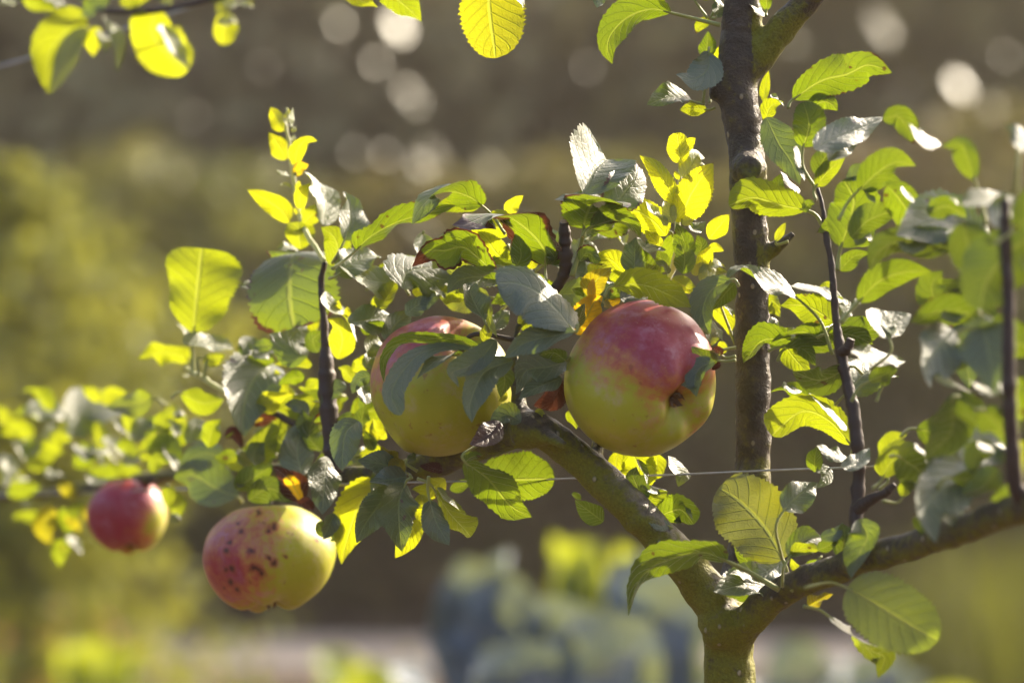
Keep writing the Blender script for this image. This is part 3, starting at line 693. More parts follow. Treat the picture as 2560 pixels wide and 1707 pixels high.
def lf(pts, w, n='B', n2=None, br=0.0, ye=0.0, yo=0.0, tr=.5, fold=.22, cup=.0, wave=.18, sh='ov', d=0.0, p=None, seed=None, pw=3.6, yy=None):
    """pts: midrib base->tip in zoom pixels (x, y[, px towards camera]); w half width; n upper-face direction (right, up, to camera); d mm towards camera"""
    ox, oy, s, dm = ZO
    LEAF_N[0] += 1; k = LEAF_N[0]; rd = random.Random(k*13+5)
    S = [(ox+q[0]*s, oy+q[1]*s, (q[2] if len(q) > 2 else 0)*s) for q in pts]
    y0 = (yd(sum(q[0] for q in S)/len(S)) if yy is None else yy)-(d+dm)*.001
    n = PRE[n] if isinstance(n, str) else n; n2 = n if n2 is None else (PRE[n2] if isinstance(n2, str) else n2)
    hb = (.66, .60, .456)
    if n[2] > .62 and n[0] >= 0 and tr > .2 and random.Random(k*7+1).random() < .38: n = (-.28, .42, .86); n2 = n if n2[2] > .3 else n2
    if n[2] > .3 and n[0] >= 0: n = tuple(n[q]+.36*(hb[q]-n[q]) for q in range(3))
    if n2[2] > .3 and n2[0] >= 0: n2 = tuple(n2[q]+.36*(hb[q]-n2[q]) for q in range(3))
    # lean the midrib in depth so that the blade really faces the way it should
    acc = 0.0; S2 = [S[0]]
    for i in range(1, len(S)):
        f = (i-.5)/(len(S)-1); nn = [n[q]*(1-f)+n2[q]*f for q in range(3)]
        dx, dy = S[i][0]-S[i-1][0], -(S[i][1]-S[i-1][1]); nz = nn[2] if abs(nn[2]) > .25 else math.copysign(.25, nn[2])
        sl = -(nn[0]*dx+nn[1]*dy)/nz; lim = .85*math.hypot(dx, dy); acc += max(-lim, min(lim, sl))*.8
        S2.append((S[i][0], S[i][1], S[i][2]+acc))
    mz = sum(q[2] for q in S2)/len(S2)-sum(q[2] for q in S)/len(S)
    S = [(q[0], q[1], q[2]-mz*.5) for q in S2]
    def W(q): return np.array(P(q[0], q[1], y0-q[2]*MPP))
    c = catmull([W(q) for q in S], NU+1)
    ww = 1.08*w*s*.36*(FOCUS+y0)/2560
    a, b = SHAPES[sh]; u = np.linspace(0, 1, NU+1)
    prof = (u+.004)**a*(1-u+.0005)**b; pk = (a/(a+b))**a*(b/(a+b))**b; prof = prof/pk
    T = np.gradient(c, axis=0); T /= np.linalg.norm(T, axis=1)[:, None]+1e-12
    fz = .5*(abs(n[2])/math.hypot(*n)+abs(n2[2])/math.hypot(*n2)); ww /= min(1, max(.58, fz)); Ltot = float(np.linalg.norm(np.diff(c, axis=0), axis=1).sum()); ww = min(ww, Ltot*(.56 if sh == 'tr' else .37 if sh == 'ro' else .295))
    n0v, n1v = picdir(n), picdir(n2)
    ph1, ph2 = rd.uniform(0, 6.28), rd.uniform(0, 6.28); kw = rd.uniform(1.0, 2.0)
    wave = wave*rd.uniform(.7, 1.35); skew = rd.uniform(-.1, .1); cup += rd.uniform(-.30, .22); tipc = rd.uniform(-.34, .12); tw = rd.uniform(-.95, .95)*(.2 if sh in ('ro', 'tr') else 1); br = br if br else (rd.uniform(.16, .30) if rd.random() < .32 else 0.0)
    V = np.empty((NU+1, NV+1, 3)); vv = np.linspace(-1, 1, NV+1)
    for i in range(NU+1):
        N = n0v*(1-u[i])+n1v*u[i]; N = N-T[i]*N.dot(T[i]); ln = np.linalg.norm(N)
        N = N/ln if ln > .05 else np.cross(T[i], [0, 0, 1])
        A = np.cross(T[i], N); q = tw*(u[i]-.35); A, N = A*math.cos(q)+N*math.sin(q), N*math.cos(q)-A*math.sin(q); c[i] = c[i]+N*tipc*ww*3*max(0., u[i]-.55)**2
        tooth = 1+(.042 if i % 2 else -.042)*(1 if 2 < i < NU-1 else 0)+rd.uniform(-.03, .03)
        for j, v in enumerate(vv):
            e = abs(v); m = prof[i]*ww*(tooth if e > .99 else 1)*(1+skew*v+.11*mnoise.noise((u[i]*3.2, v*1.2, k*1.7)))
            wv = wave*ww*e**1.6*(math.sin(6.283*kw*u[i]+(ph1 if v > 0 else ph2))+.25*math.sin(6.283*(kw+1.3)*u[i]+ph2*2))*min(1, prof[i]*1.3)
            hh = m*(fold*e+cup*e*e)+wv+ww*.02*math.sin(6.283*(8*u[i]-2.1*e))*e*prof[i]
            V[i, j] = c[i]+A*(v*m*(1-.25*fold*fold*e))+N*hh
    L = float(np.linalg.norm(np.diff(c, axis=0), axis=1).sum())
    pet = None
    if p is not None:
        q = (ox+p[0]*s, oy+p[1]*s, (p[2] if len(p) > 2 else 0)*s)
        st = W(q); Lp = np.linalg.norm(c[0]-st)
        mid = c[0]-T[0]*Lp*.45; mid = mid*.6+(st+c[0])*.5*.4
        pet = (tube_geo([st, mid, c[0], c[3]], [pw*R*1.25, pw*R, pw*R*.9, pw*R*.45], 14, 7), st)
    LEAVES.append((L*ww/(FOCUS+y0)**2, V.reshape(-1, 3), c[0], (br, ye, yo, tr*rd.uniform(.9, 1.08)), rd.random(), pet))
LEAVES = []
NVL = (NU+1)*(NV+1)
def leaf_mesh(name, items, origin):
    k = len(items)
    V = np.vstack([q[1] for q in items]); F = np.vstack([np.array(FACES)+i*NVL for i in range(k)])
    o = mesh_obj(name, V, F, M_LEAF, tree, origin=origin)
    o.data.uv_layers.new(name='UVMap').data.foreach_set('uv', np.tile(UVS, k))
    o.data.attributes.new('look', 'FLOAT_COLOR', 'POINT').data.foreach_set('color', np.repeat(np.array([q[3] for q in items], np.float32), NVL, 0).reshape(-1))
    o.data.attributes.new('seed', 'FLOAT', 'POINT').data.foreach_set('value', np.repeat(np.array([q[4] for q in items], np.float32), NVL))
    return o
def fill(n, box, yr, lr, looks, seed, tr=.4, yo=0.0):
    # further leaves in the thick of the branches
    rd = random.Random(seed); Z(0, 0, 1)
    for k in range(n):
        px, py = rd.uniform(box[0], box[2]), rd.uniform(box[1], box[3]); ln = rd.uniform(*lr); an = rd.uniform(-.5, 3.64)
        dx, dy = math.cos(an), math.sin(an)*.8-.15; bend = rd.uniform(-.25, .25)
        lk = rd.choice(looks); y0 = yd(px)+rd.uniform(*yr)
        lf([(px, py), (px+dx*ln*.5-dy*bend*ln, py+dy*ln*.5+dx*bend*ln), (px+dx*ln, py+dy*ln+rd.uniform(0, .2)*ln)], ln*rd.uniform(.26, .34), lk, tr=tr*rd.uniform(.6, 1.2), yo=yo*rd.random(), yy=y0, p=(px-dx*ln*.25, py-dy*ln*.25+ln*.12))
def shade_leaves():
    # leaves added out of view beyond the right edge to shade the near cluster
    rd = random.Random(99)
    for k in range(34):
        y = rd.uniform(-.06, .16); px = rd.uniform(2820, 3450); py = rd.uniform(150, 900); ln = rd.uniform(150, 230); an = rd.uniform(0, 6.28)
        Z(0, 0, 1); lf([(px, py), (px+math.cos(an)*ln*.5, py+math.sin(an)*ln*.5+15), (px+math.cos(an)*ln, py+math.sin(an)*ln)], ln*.33, (rd.uniform(-.3, .6), .5, -.6), tr=.3, yy=y)
        LEAVES[-1] = (0.0,)+LEAVES[-1][1:]
def plant_leaves():
    """the 300 leaves that show largest are parts of their own, the small rest is one mass"""
    order = sorted(LEAVES, key=lambda q: -q[0])
    for q in order[:300]:
        o = leaf_mesh('leaf', [q], tuple(q[2]))
        if q[5]: mesh_obj('petiole', q[5][0][0], q[5][0][1], M_PET, o, origin=tuple(q[5][1]))
    rest = order[300:]
    o = leaf_mesh('small_and_shade_leaves', rest, tuple(BASE)); o['kind'] = 'stuff'  # also holds the unseen leaves added for shade
    PV, PF = [], []
    for q in rest:
        if q[5]:
            off = sum(len(v) for v in PV); PV.append(q[5][0][0]); PF += [[x+off for x in f] for f in q[5][0][1]]
    if PV: mesh_obj('small_petioles', np.vstack(PV), PF, M_PET, o, origin=tuple(BASE))['kind'] = 'stuff'

# --- tall shoot, upper left
Z(300, 220, .34)
Y = dict(yo=.9, tr=.62)
lf([(1200, 320), (1160, 240), (1105, 140)], 48, (-.5, .3, -.7), **Y)
lf([(1235, 290), (1240, 220), (1232, 145)], 26, (.2, .4, .7), yo=1, tr=.5)
lf([(1250, 290), (1262, 220), (1278, 142)], 16, (.5, .3, .6), yo=1, tr=.5)
lf([(1215, 530), (1185, 450), (1095, 330)], 62, (-.3, .4, -.85), **Y)
lf([(1290, 575), (1310, 450), (1370, 385), (1452, 390)], 34, (-.1, .8, -.5), **Y, p=(1290, 640))
lf([(1262, 325), (1298, 285)], 14, 'W', yo=1); lf([(1262, 405), (1285, 345)], 14, 'W', yo=1); lf([(1218, 405), (1175, 352)], 12, 'L', yo=1)
lf([(1290, 650), (1330, 590), (1388, 560)], 44, 'b', ye=.5, yo=.5, br=.2); lf([(1252, 650), (1200, 632), (1150, 600)], 32, 'W', yo=.8)
lf([(1265, 738), (1220, 718), (1172, 715)], 14, 'W', yo=1); lf([(1300, 745), (1320, 682)], 16, 'R', yo=1)
lf([(1318, 890), (1335, 770), (1402, 700)], 36, (.2, .6, -.7), **Y); lf([(1300, 930), (1280, 880)], 18, 'B', yo=1); lf([(1340, 940), (1352, 870)], 18, 'R', yo=1)
lf([(1242, 990), (1190, 900), (1090, 830), (935, 745)], 62, (-.35, .5, -.78), yo=.85, tr=.66)
lf([(1495, 1010), (1505, 860), (1450, 730), (1350, 620)], 92, (.62, .55, .42), yo=.25, fold=.35, sh='la')
lf([(1350, 1000), (1420, 920), (1465, 850)], 52, (.3, .5, -.7), yo=.5)
lf([(1650, 1120), (1690, 1010), (1690, 880), (1650, 755)], 128, (.42, .40, .75), fold=.55, p=(1560, 1290))
lf([(1330, 1185), (1318, 1100), (1312, 985, -30)], 150, 'B', yo=.4, sh='tr', tr=.55, fold=.3)
lf([(1540, 1300), (1600, 1190), (1570, 1090), (1480, 1020)], 120, (.3, .62, -.7), yo=.2)
lf([(1600, 1375), (1700, 1295), (1800, 1250), (1925, 1235)], 74, (.4,.78,.45), p=(1540, 1400), yo=.2)
lf([(1740, 1190), (1850, 1090), (2050, 985), (2352, 890), (2480, 850)], 80, (-.22, .85, -.42), p=(1560, 1330), d=-6)
lf([(1000, 1440), (885, 1465)], 32, 'W')
lf([(1310, 1195), (1230, 1170), (1158, 1180)], 40, (.4,.82,.35), yo=.4)
# --- left hand cluster
Z(320, 560, .2723)
lf([(605, 995), (625, 720), (655, 440), (680, 225, -40)], 305, (.02, .18, -.98), yo=.30, tr=.56, sh='tr', fold=.16, wave=.20, br=.12, p=(600, 1370), pw=5)
lf([(600, 1060), (540, 1000), (450, 900)], 60, 'W', yo=.5, d=-8)
lf([(570, 1240), (400, 1190), (240, 1185), (90, 1225)], 115, (-.1, .76, -.62), yo=.45, p=(530, 1350), pw=5)
lf([(500, 1095), (640, 1085), (800, 1110), (970, 1150)], 62, (.4,.75,.5), yo=.3, sh='ro')
lf([(690, 1230), (780, 1260), (895, 1200)], 64, 'B', yo=.4, p=(650, 1400)); lf([(735, 1230), (745, 1190)], 30, 'W', yo=.6, p=(700, 1430), pw=5)
lf([(560, 1390), (500, 1395)], 18, 'W', yo=.8)
lf([(1580, 400, -300), (1530, 270, -120), (1490, 420, 10), (1480, 680, 60), (1510, 950, 30)], 350, (.42, .36, .82), br=.34, tr=.42, sh='tr', fold=.10, wave=.08)
lf([(1640, 1220), (1540, 1170), (1490, 1050), (1590, 970), (1750, 985)], 115, (-.1, .75, .6), (.5, .6, .6), fold=-.2)
lf([(1740, 1180), (1700, 1060), (1800, 980)], 70, (.3, .2, -.9), tr=.3)
lf([(1340, 1290, -150), (1200, 1370), (1100, 1540), (1060, 1750), (1090, 1930)], 215, (.22, .55, .80), br=.18, fold=.42, tr=.3)
lf([(1345, 1250), (1160, 1280), (965, 1345)], 62, (0, .72, -.68), d=-6)
lf([(1060, 1210), (1100, 1095), (1210, 1070)], 44, 'W'); lf([(1130, 1120), (1250, 1110), (1380, 1110)], 52, 'S'); lf([(1140, 1225), (1240, 1190), (1350, 1150)], 42, 'W')
lf([(1000, 1250), (1100, 1195), (1260, 1185), (1480, 1205)], 40, 'W', d=-10); lf([(1690, 1290), (1560, 1300), (1330, 1290)], 50, 'b', yo=.4); lf([(1650, 1320), (1560, 1230), (1480, 1230)], 60, 'B', yo=.3, d=-12)
lf([(1820, 620), (1850, 770), (1990, 860), (2110, 1085)], 52, (.55, .70, .35), yo=.4, wave=.2)
lf([(1930, 1240), (1970, 1070), (1930, 940), (1840, 850)], 120, (.25, .3, -.92), yo=.65, tr=.62)
lf([(2030, 910), (2180, 880), (2320, 860), (2470, 870)], 92, (.4,.62,.66)); lf([(2130, 960), (2250, 950), (2420, 900)], 60, (0, .6, -.75), d=-5)
lf([(1910, 830), (1935, 700)], 38, 'B', yo=1); lf([(2010, 860), (2015, 755)], 42, 'B', yo=1); lf([(1860, 760), (1850, 670)], 40, 'B', yo=.7, d=-12)
lf([(1410, 990), (1340, 900), (1340, 760)], 78, 'B', yo=.35, d=-22, tr=.58); lf([(1700, 1000), (1690, 880), (1720, 760)], 50, 'B', yo=.5, d=-14)
lf([(2010, 1490), (1880, 1530), (1770, 1650)], 130, 'F', tr=.22); lf([(2230, 1390), (2120, 1430), (2060, 1560)], 90, 'S', tr=.3)
lf([(2060, 1350), (2150, 1280), (2230, 1180)], 60, 'B', yo=.6, d=-15); lf([(2080, 1450), (2000, 1350), (1930, 1310)], 60, 'B', yo=.4, d=-10); lf([(2200, 1220), (2260, 1100), (2380, 1130)], 55, 'W', yo=.3)
lf([(2180, 1330), (2230, 1240), (2330, 1180)], 50, 'W', d=-8); lf([(1620, 1400), (1500, 1420), (1380, 1480)], 60, 'B', d=-15)
lf([(1740, 1420), (1650, 1500), (1560, 1500)], 60, 'b', d=-8, yo=.3); lf([(1330, 1600), (1380, 1480), (1360, 1330)], 80, 'B', yo=.5, d=-18)
lf([(1300, 1600), (1420, 1560), (1560, 1600)], 80, 'B', yo=.6, d=-14, tr=.6)
# --- sharp leaves above the two large apples
Z(900, 340, .2723)
lf([(1120, 640), (1010, 560), (850, 515), (690, 545), (570, 650), (480, 815)], 105, (-.1, .80, -.55), (-.5, .62, .60), br=.26, wave=.26, fold=.25, p=(1330, 900))
lf([(1700, 1180), (1690, 1040), (1570, 890), (1390, 760), (1200, 720), (990, 790), (845, 800)], 170, (.1, .72, -.69), (-.05, .70, .60), br=.62, wave=.34, fold=.1, p=(1710, 1330))
lf([(1225, 1250), (1090, 1120), (950, 1020), (790, 1050), (650, 1060), (485, 1195)], 125, (.05, .74, -.66), (-.15, .55, -.8), br=.52, wave=.28, fold=.12, p=(1310, 1420))
lf([(1390, 880), (1270, 840), (1080, 850), (890, 840)], 120, (0, .55, -.83), yo=.5, d=-20, tr=.6, wave=.2)
lf([(1340, 1160), (1240, 1060), (1170, 960), (1080, 880)], 130, 'B', yo=.55, d=-26, tr=.6); lf([(1090, 660), (950, 640), (800, 640), (700, 650)], 75, 'b', br=.3, yo=.2, d=-16)
lf([(1395, 730), (1400, 650), (1500, 545)], 76, 'B', yo=.9, d=-32, tr=.62)
lf([(1425, 1215), (1480, 1090), (1425, 895)], 140, (.15, .4, -.9), p=(1450, 1390), fold=.35)
lf([(1560, 1220), (1600, 1130), (1620, 1040)], 60, 'B', yo=.8, d=-20); lf([(1740, 1180), (1790, 1120), (1700, 1010)], 60, 'b', d=-8); lf([(1830, 1200), (1770, 1000), (1700, 810)], 95, 'F', tr=.25, d=-14)
lf([(1946, 1774), (1820, 1610), (1640, 1440), (1450, 1350), (1268, 1330)], 250, (.34, .62, .70), tr=.19, fold=.22, cup=-.15, wave=.05, p=(1990, 1800), br=.02, sh='ro', d=40)
lf([(1345, 1215), (1180, 1280), (1010, 1300), (890, 1340), (800, 1445)], 82, (.42,.78,.45), (.2, .5, .85), br=.20, p=(1380, 1330)); lf([(1330, 1400), (1230, 1330), (1130, 1290)], 60, 'b', d=-5)
lf([(390, 1400), (440, 1250), (690, 1200), (1000, 1165)], 135, (.42,.68,.6), d=-18, fold=.1); lf([(170, 1580), (260, 1460), (340, 1310)], 125, (-.35, .45, -.8), yo=.4, d=-22, p=(60, 1700))
lf([(480, 1440), (640, 1400), (720, 1320)], 90, 'B', yo=.7, d=-26, tr=.62); lf([(640, 1400), (720, 1440), (800, 1500)], 36, 'W', d=-12); lf([(1000, 1400), (930, 1420), (880, 1500)], 70, 'B', yo=.5, d=-24)
lf([(420, 1640), (520, 1560), (690, 1460)], 100, 'S', tr=.25, d=-18); lf([(760, 1520), (880, 1500), (960, 1430)], 60, 'b', d=-16, yo=.3)
lf([(1450, 1430), (1340, 1480), (1200, 1540)], 95, (0, .5, -.85), d=-6, tr=.4); lf([(920, 1440), (1000, 1390), (1040, 1330)], 40, 'W', d=-14)
lf([(2080, 1020), (2120, 1100), (2210, 1190)], 90, 'B', br=.35, d=-12, tr=.4); lf([(2090, 1270), (2050, 1300), (2020, 1310)], 36, 'S'); lf([(1980, 1300), (1990, 1180), (1960, 1030)], 55, 'F', br=.15, tr=.25, d=-8)
lf([(2180, 1160), (2260, 1110), (2400, 1190)], 90, 'B', yo=.6, d=-28, tr=.6); lf([(2100, 1250), (2200, 1230), (2300, 1260)], 60, 'B', yo=.5, d=-20); lf([(1950, 1400), (2010, 1430), (2060, 1480)], 50, 'b', d=-4, br=.2)
lf([(2100, 1480), (2160, 1340), (2310, 1210)], 95, (.2, .5, -.8), ye=.35, yo=.3, d=4); lf([(2220, 1568), (2260, 1440), (2380, 1340)], 50, 'S', tr=.3)
# --- curled big leaf, bright shoot (left of the leader)
Z(1340, 260, .2723)
lf([(445, 835, 20), (490, 710), (545, 590, -60), (640, 520, -160)], 350, (.22, .52, .80), (.25, .75, .55), tr=.34, fold=.52, sh='tr', br=.14, wave=.06)
lf([(440, 1145), (460, 1020), (530, 910), (690, 840, -60)], 335, (.08, .66, -.72), (.1, .9, .2), br=.42, fold=.12, sh='tr', p=(330, 1580, -60), pw=6, tr=.5, wave=.1)
lf([(700, 975, 20), (800, 830, 30), (920, 660, 20), (925, 520, -20)], 170, (.42, .48, .76), (.5, .4, .78), br=.36, fold=-.25, tr=.45)
lf([(590, 850, 40), (420, 850, 60), (280, 860, 70), (165, 880, 60)], 52, (.4,.85,.35), fold=-.2, br=.1)
lf([(500, 1130), (690, 1070), (860, 1100), (965, 1215)], 88, (.05, .76, -.62), br=.34, p=(430, 1220), wave=.2)
lf([(440, 1200), (560, 1120), (640, 1080)], 40, 'W', d=-6)
Y = dict(yo=1.0, tr=.66)
lf([(1322, 545), (1312, 400), (1294, 262)], 102, (-.05, .2, -.97), sh='ro', fold=.12, **Y); lf([(1375, 450), (1405, 365), (1465, 312)], 40, (.2, .5, -.8), **Y)
lf([(1350, 680), (1425, 570), (1480, 480), (1550, 500)], 76, (.5, .6, .5), yo=1, tr=.55); lf([(1328, 1080), (1400, 880), (1500, 710), (1628, 540)], 140, (.4, .32, -.85), **Y)
lf([(1285, 930), (1200, 750), (1105, 600), (948, 468)], 76, (-.3, .4, -.85), **Y); lf([(1265, 1090), (1215, 980), (1175, 885)], 66, (.1, .5, .8), yo=1, tr=.5)
lf([(1315, 1090), (1300, 950), (1285, 810)], 64, 'B', **Y); lf([(1345, 1110), (1400, 1055), (1478, 1060)], 66, 'W', yo=1); lf([(1205, 1120), (1110, 1030), (1000, 895)], 66, (.5, .65, .4), yo=.7)
lf([(1312, 695), (1268, 612)], 22, 'B', **Y); lf([(1290, 830), (1300, 750)], 24, 'W', yo=1)
lf([(1195, 1210), (1080, 1080), (930, 985), (770, 1010)], 120, (-.1, .5, -.86), yo=.7, tr=.64, d=-14); lf([(1150, 1320), (1090, 1250), (1000, 1150)], 85, 'B', yo=.8, d=-10, tr=.62)
lf([(1345, 1430), (1365, 1280), (1290, 1100)], 230, (.05, .42, -.9), br=.20, tr=.40, fold=.2); lf([(1400, 1120), (1460, 1150), (1560, 1080)], 60, 'W', d=5)
lf([(1590, 1240), (1680, 1130), (1775, 1015)], 78, (.3, .4, -.85), d=-8, **Y); lf([(1580, 1330), (1650, 1320), (1725, 1350)], 50, 'B', d=-10, **Y); lf([(1480, 1500), (1560, 1400), (1600, 1300)], 70, 'B', d=-4, **Y)
lf([(1350, 1560), (1365, 1400), (1315, 1235)], 102, (0, .15, -1), tr=.45, d=12, fold=.08); lf([(900, 1600), (905, 1370), (915, 1225)], 96, (-.2, .3, .8), tr=.4); lf([(930, 1225), (1000, 1320), (1200, 1335)], 42, (.45,.8,.4), d=6)
lf([(1010, 1600), (1000, 1450), (950, 1330)], 120, 'B', tr=.42, d=-6); lf([(1110, 1560), (1150, 1440), (1120, 1330)], 110, 'B', tr=.3, d=-14); lf([(1210, 1560), (1170, 1480), (1100, 1450)], 60, (.4, .7, .5), d=8)
lf([(830, 1580), (700, 1440), (550, 1385)], 98, 'B', yo=.7, d=-24, tr=.62); lf([(480, 1570), (600, 1505), (730, 1520)], 60, 'b', yo=.6, d=-8); lf([(400, 1440), (480, 1370), (605, 1480)], 76, 'B', br=.40, d=-4, tr=.4)
lf([(1590, 1500), (1660, 1470), (1745, 1500)], 66, 'W', yo=.7); lf([(1440, 1568), (1520, 1500), (1560, 1460)], 50, 'W', yo=.9); lf([(1500, 1620), (1620, 1570), (1760, 1540)], 60, 'W', d=3, yo=.4); lf([(1420, 1540), (1390, 1500), (1340, 1520)], 40, 'B', yo=.8)
lf([(1480, 1400), (1520, 1300), (1480, 1200)], 90, 'B', tr=.25, d=-16)
# --- around the right hand large apple
Z(1360, 700, .2723)
lf([(640, 55), (900, 40), (1120, 120), (1350, 250)], 118, (.12, .72, -.68), yo=.35, d=34, br=.08, p=(560, 150)); lf([(690, 40), (800, 90), (900, 100)], 36, 'W', d=20)
lf([(1180, -20), (1300, 60), (1420, 110)], 100, 'B', yo=.55, d=10, tr=.6)
lf([(1720, 0), (1540, 90), (1460, 260), (1480, 400), (1530, 490)], 108, (.1, .45, .88), (.5, .4, .75), d=32, tr=.4, fold=.5, p=(1790, 60))
lf([(1750, 30), (1650, 140), (1540, 275)], 98, 'B', d=18, tr=.45); lf([(1560, 270), (1670, 360), (1700, 500)], 92, 'B', yo=.6, d=-34); lf([(1620, 560), (1640, 640), (1600, 690)], 60, 'B', yo=.6, d=-34)
lf([(1530, 370), (1590, 460), (1645, 550)], 46, (.6, .6, .5), yo=.2, d=10); lf([(1655, 230), (1720, 320), (1750, 340)], 40, 'W', d=-10, p=(1760, 600))
lf([(1600, 740), (1480, 720), (1345, 610)], 125, (-.25, .35, -.88), d=44, p=(1760, 735), tr=.38, br=.25); lf([(1565, 745), (1430, 810), (1380, 930), (1395, 1065)], 82, (.35, .30, .85), d=50, tr=.4, fold=.4); lf([(1430, 880), (1350, 960), (1255, 965)], 52, (.2, .6, .75), d=46)
lf([(1630, 690), (1590, 640), (1540, 640)], 44, 'b', br=1.0, d=44, p=(1760, 700)); lf([(1620, 760), (1570, 800), (1530, 830)], 36, 'B', br=1.05, d=42)
lf([(1500, 590), (1540, 480), (1480, 440)], 50, 'W', d=30, yo=.4, p=(1760, 620))
lf([(300, 500), (390, 340), (460, 210), (540, 150)], 120, (.15, .35, -.9), ye=1.0, tr=.62, d=4); lf([(430, 200), (440, 60), (455, -20)], 34, 'B', ye=.8, d=6); lf([(540, 230), (620, 210), (710, 170)], 60, (.1, .6, -.7), ye=.8, br=.2); lf([(500, 170), (560, 210), (640, 250)], 30, 'W', ye=.3, d=8)
lf([(300, 450), (330, 340), (375, 215)], 66, (-.3, .3, -.85), tr=.35, d=8); lf([(590, 130), (640, 40), (700, 60)], 50, 'W', d=-4); lf([(700, 170), (850, 140), (1000, 120)], 60, 'S', tr=.3, d=10); lf([(600, 160), (760, 80), (880, 100)], 70, 'B', br=.2, d=2)
# --- between the two large apples
Z(900, 740, .2723)
lf([(1140, 225), (1060, 90), (1015, -40), (1060, -130)], 190, (.25, .45, .85), tr=.40, d=30, p=(1180, 330), fold=.3)
lf([(1965, 330), (1720, 375), (1500, 440), (1320, 570)], 105, (.28, .66, .70), d=44, tr=.35, fold=.3, p=(2000, 260), sh='la')
lf([(1400, 590), (1160, 690), (1060, 850), (1010, 1010), (1025, 1165)], 120, (.05, .45, .90), (.1, .3, .95), d=50, fold=.60, tr=.42)
lf([(1250, 640), (1330, 760), (1290, 930)], 105, (.2, .2, -.95), d=34, tr=.40, fold=.1)
lf([(1245, 400), (1130, 550), (1000, 640), (845, 705), (910, 840)], 70, (.22, .64, .74), d=52, fold=.25, br=.08)
lf([(1110, 490), (800, 470), (560, 525), (400, 680), (290, 900), (372, 1095)], 66, (.05, .80, .60), (.35, .45, .82), d=52, tr=.30, br=.12, p=(1230, 500), sh='sp', wave=.16)
lf([(1020, 570), (860, 540), (690, 600), (515, 750)], 56, (.0, .80, -.50), (.2, .7, .6), d=48, br=.2, p=(1150, 520))
lf([(1120, 490), (860, 395), (600, 395), (350, 445), (220, 590), (208, 785)], 52, (.0, .90, -.35), (-.4, .6, -.6), d=40, tr=.40, p=(1200, 530))
lf([(1910, 600), (1720, 650), (1520, 690), (1440, 900)], 110, (.25, .45, .85), d=14, tr=.15); lf([(1890, 590), (1780, 520), (1640, 545)], 70, 'b', d=18, tr=.4, p=(1930, 560)); lf([(1850, 750), (1620, 840), (1450, 935)], 56, (.1, .7, .6), d=20, tr=.2); lf([(1700, 480), (1600, 470), (1480, 560)], 90, 'B', d=6, tr=.35)
lf([(1850, 770), (1780, 950), (1590, 1010)], 98, (0, .4, -.9), br=1.15, d=0, ye=.6); lf([(1720, 880), (1700, 830), (1650, 820)], 50, 'B', yo=.8, d=-10); lf([(1750, 420), (1680, 450), (1600, 490)], 80, 'B', yo=.7, d=-14); lf([(1560, 620), (1490, 600), (1450, 560)], 60, 'B', yo=.7, d=-14)
lf([(1340, 880), (1310, 940), (1270, 960)], 40, 'B', yo=.8, d=6); lf([(1480, 1150), (1340, 1090), (1190, 1180)], 120, (.1, .3, .9), d=20, tr=.2); lf([(1460, 1180), (1340, 1200), (1260, 1230)], 60, 'B', d=-4, tr=.4)
lf([(1285, 1155), (1210, 1260), (1110, 1330), (1005, 1365)], 90, (.3, .5, .8), br=1.2, d=36, fold=.6, wave=.3); lf([(1230, 1300), (1180, 1280), (1130, 1340)], 60, (-.3, .4, .8), br=1.2, d=34)
lf([(1200, 80), (1180, 200), (1260, 380)], 34, 'S', yo=.3, d=20); lf([(1140, 420), (1170, 300), (1160, 240)], 60, 'B', yo=.5, d=10); lf([(1220, 300), (1300, 200), (1370, 130)], 90, 'S', d=0, tr=.3); lf([(1450, 250), (1560, 180), (1660, 170)], 36, 'b', yo=.6, d=4); lf([(1500, 330), (1580, 260), (1700, 230)], 46, 'b', yo=.3, d=6); lf([(1740, 250), (1820, 180), (1900, 120)], 70, 'S', tr=.25)
lf([(1450, 1310), (1300, 1270), (1200, 1350)], 70, 'B', tr=.4, d=-30); lf([(1900, 1060), (1960, 1130), (1990, 1220)], 90, 'B', yo=.2, d=-14, tr=.5); lf([(1660, 1120), (1640, 1060), (1700, 1080)], 40, 'B', yo=.9, d=8)
lf([(240, 420), (330, 260), (470, 150)], 90, 'S', d=-10, tr=.25); lf([(560, 120), (640, 40), (740, -20)], 60, 'S', d=-20, tr=.25); lf([(120, 150), (200, 60), (300, -30)], 80, 'B', yo=.4, d=-26)
lf([(60, 990), (30, 860), (50, 740)], 80, 'S', d=0, tr=.3); lf([(60, 1240), (20, 1130), (60, 1000)], 110, 'B', tr=.25, d=-12); lf([(160, 1330), (150, 1200), (120, 1120)], 80, 'B', yo=.7, d=-16); lf([(180, 430), (110, 380), (90, 420)], 50, 'W', d=-6)
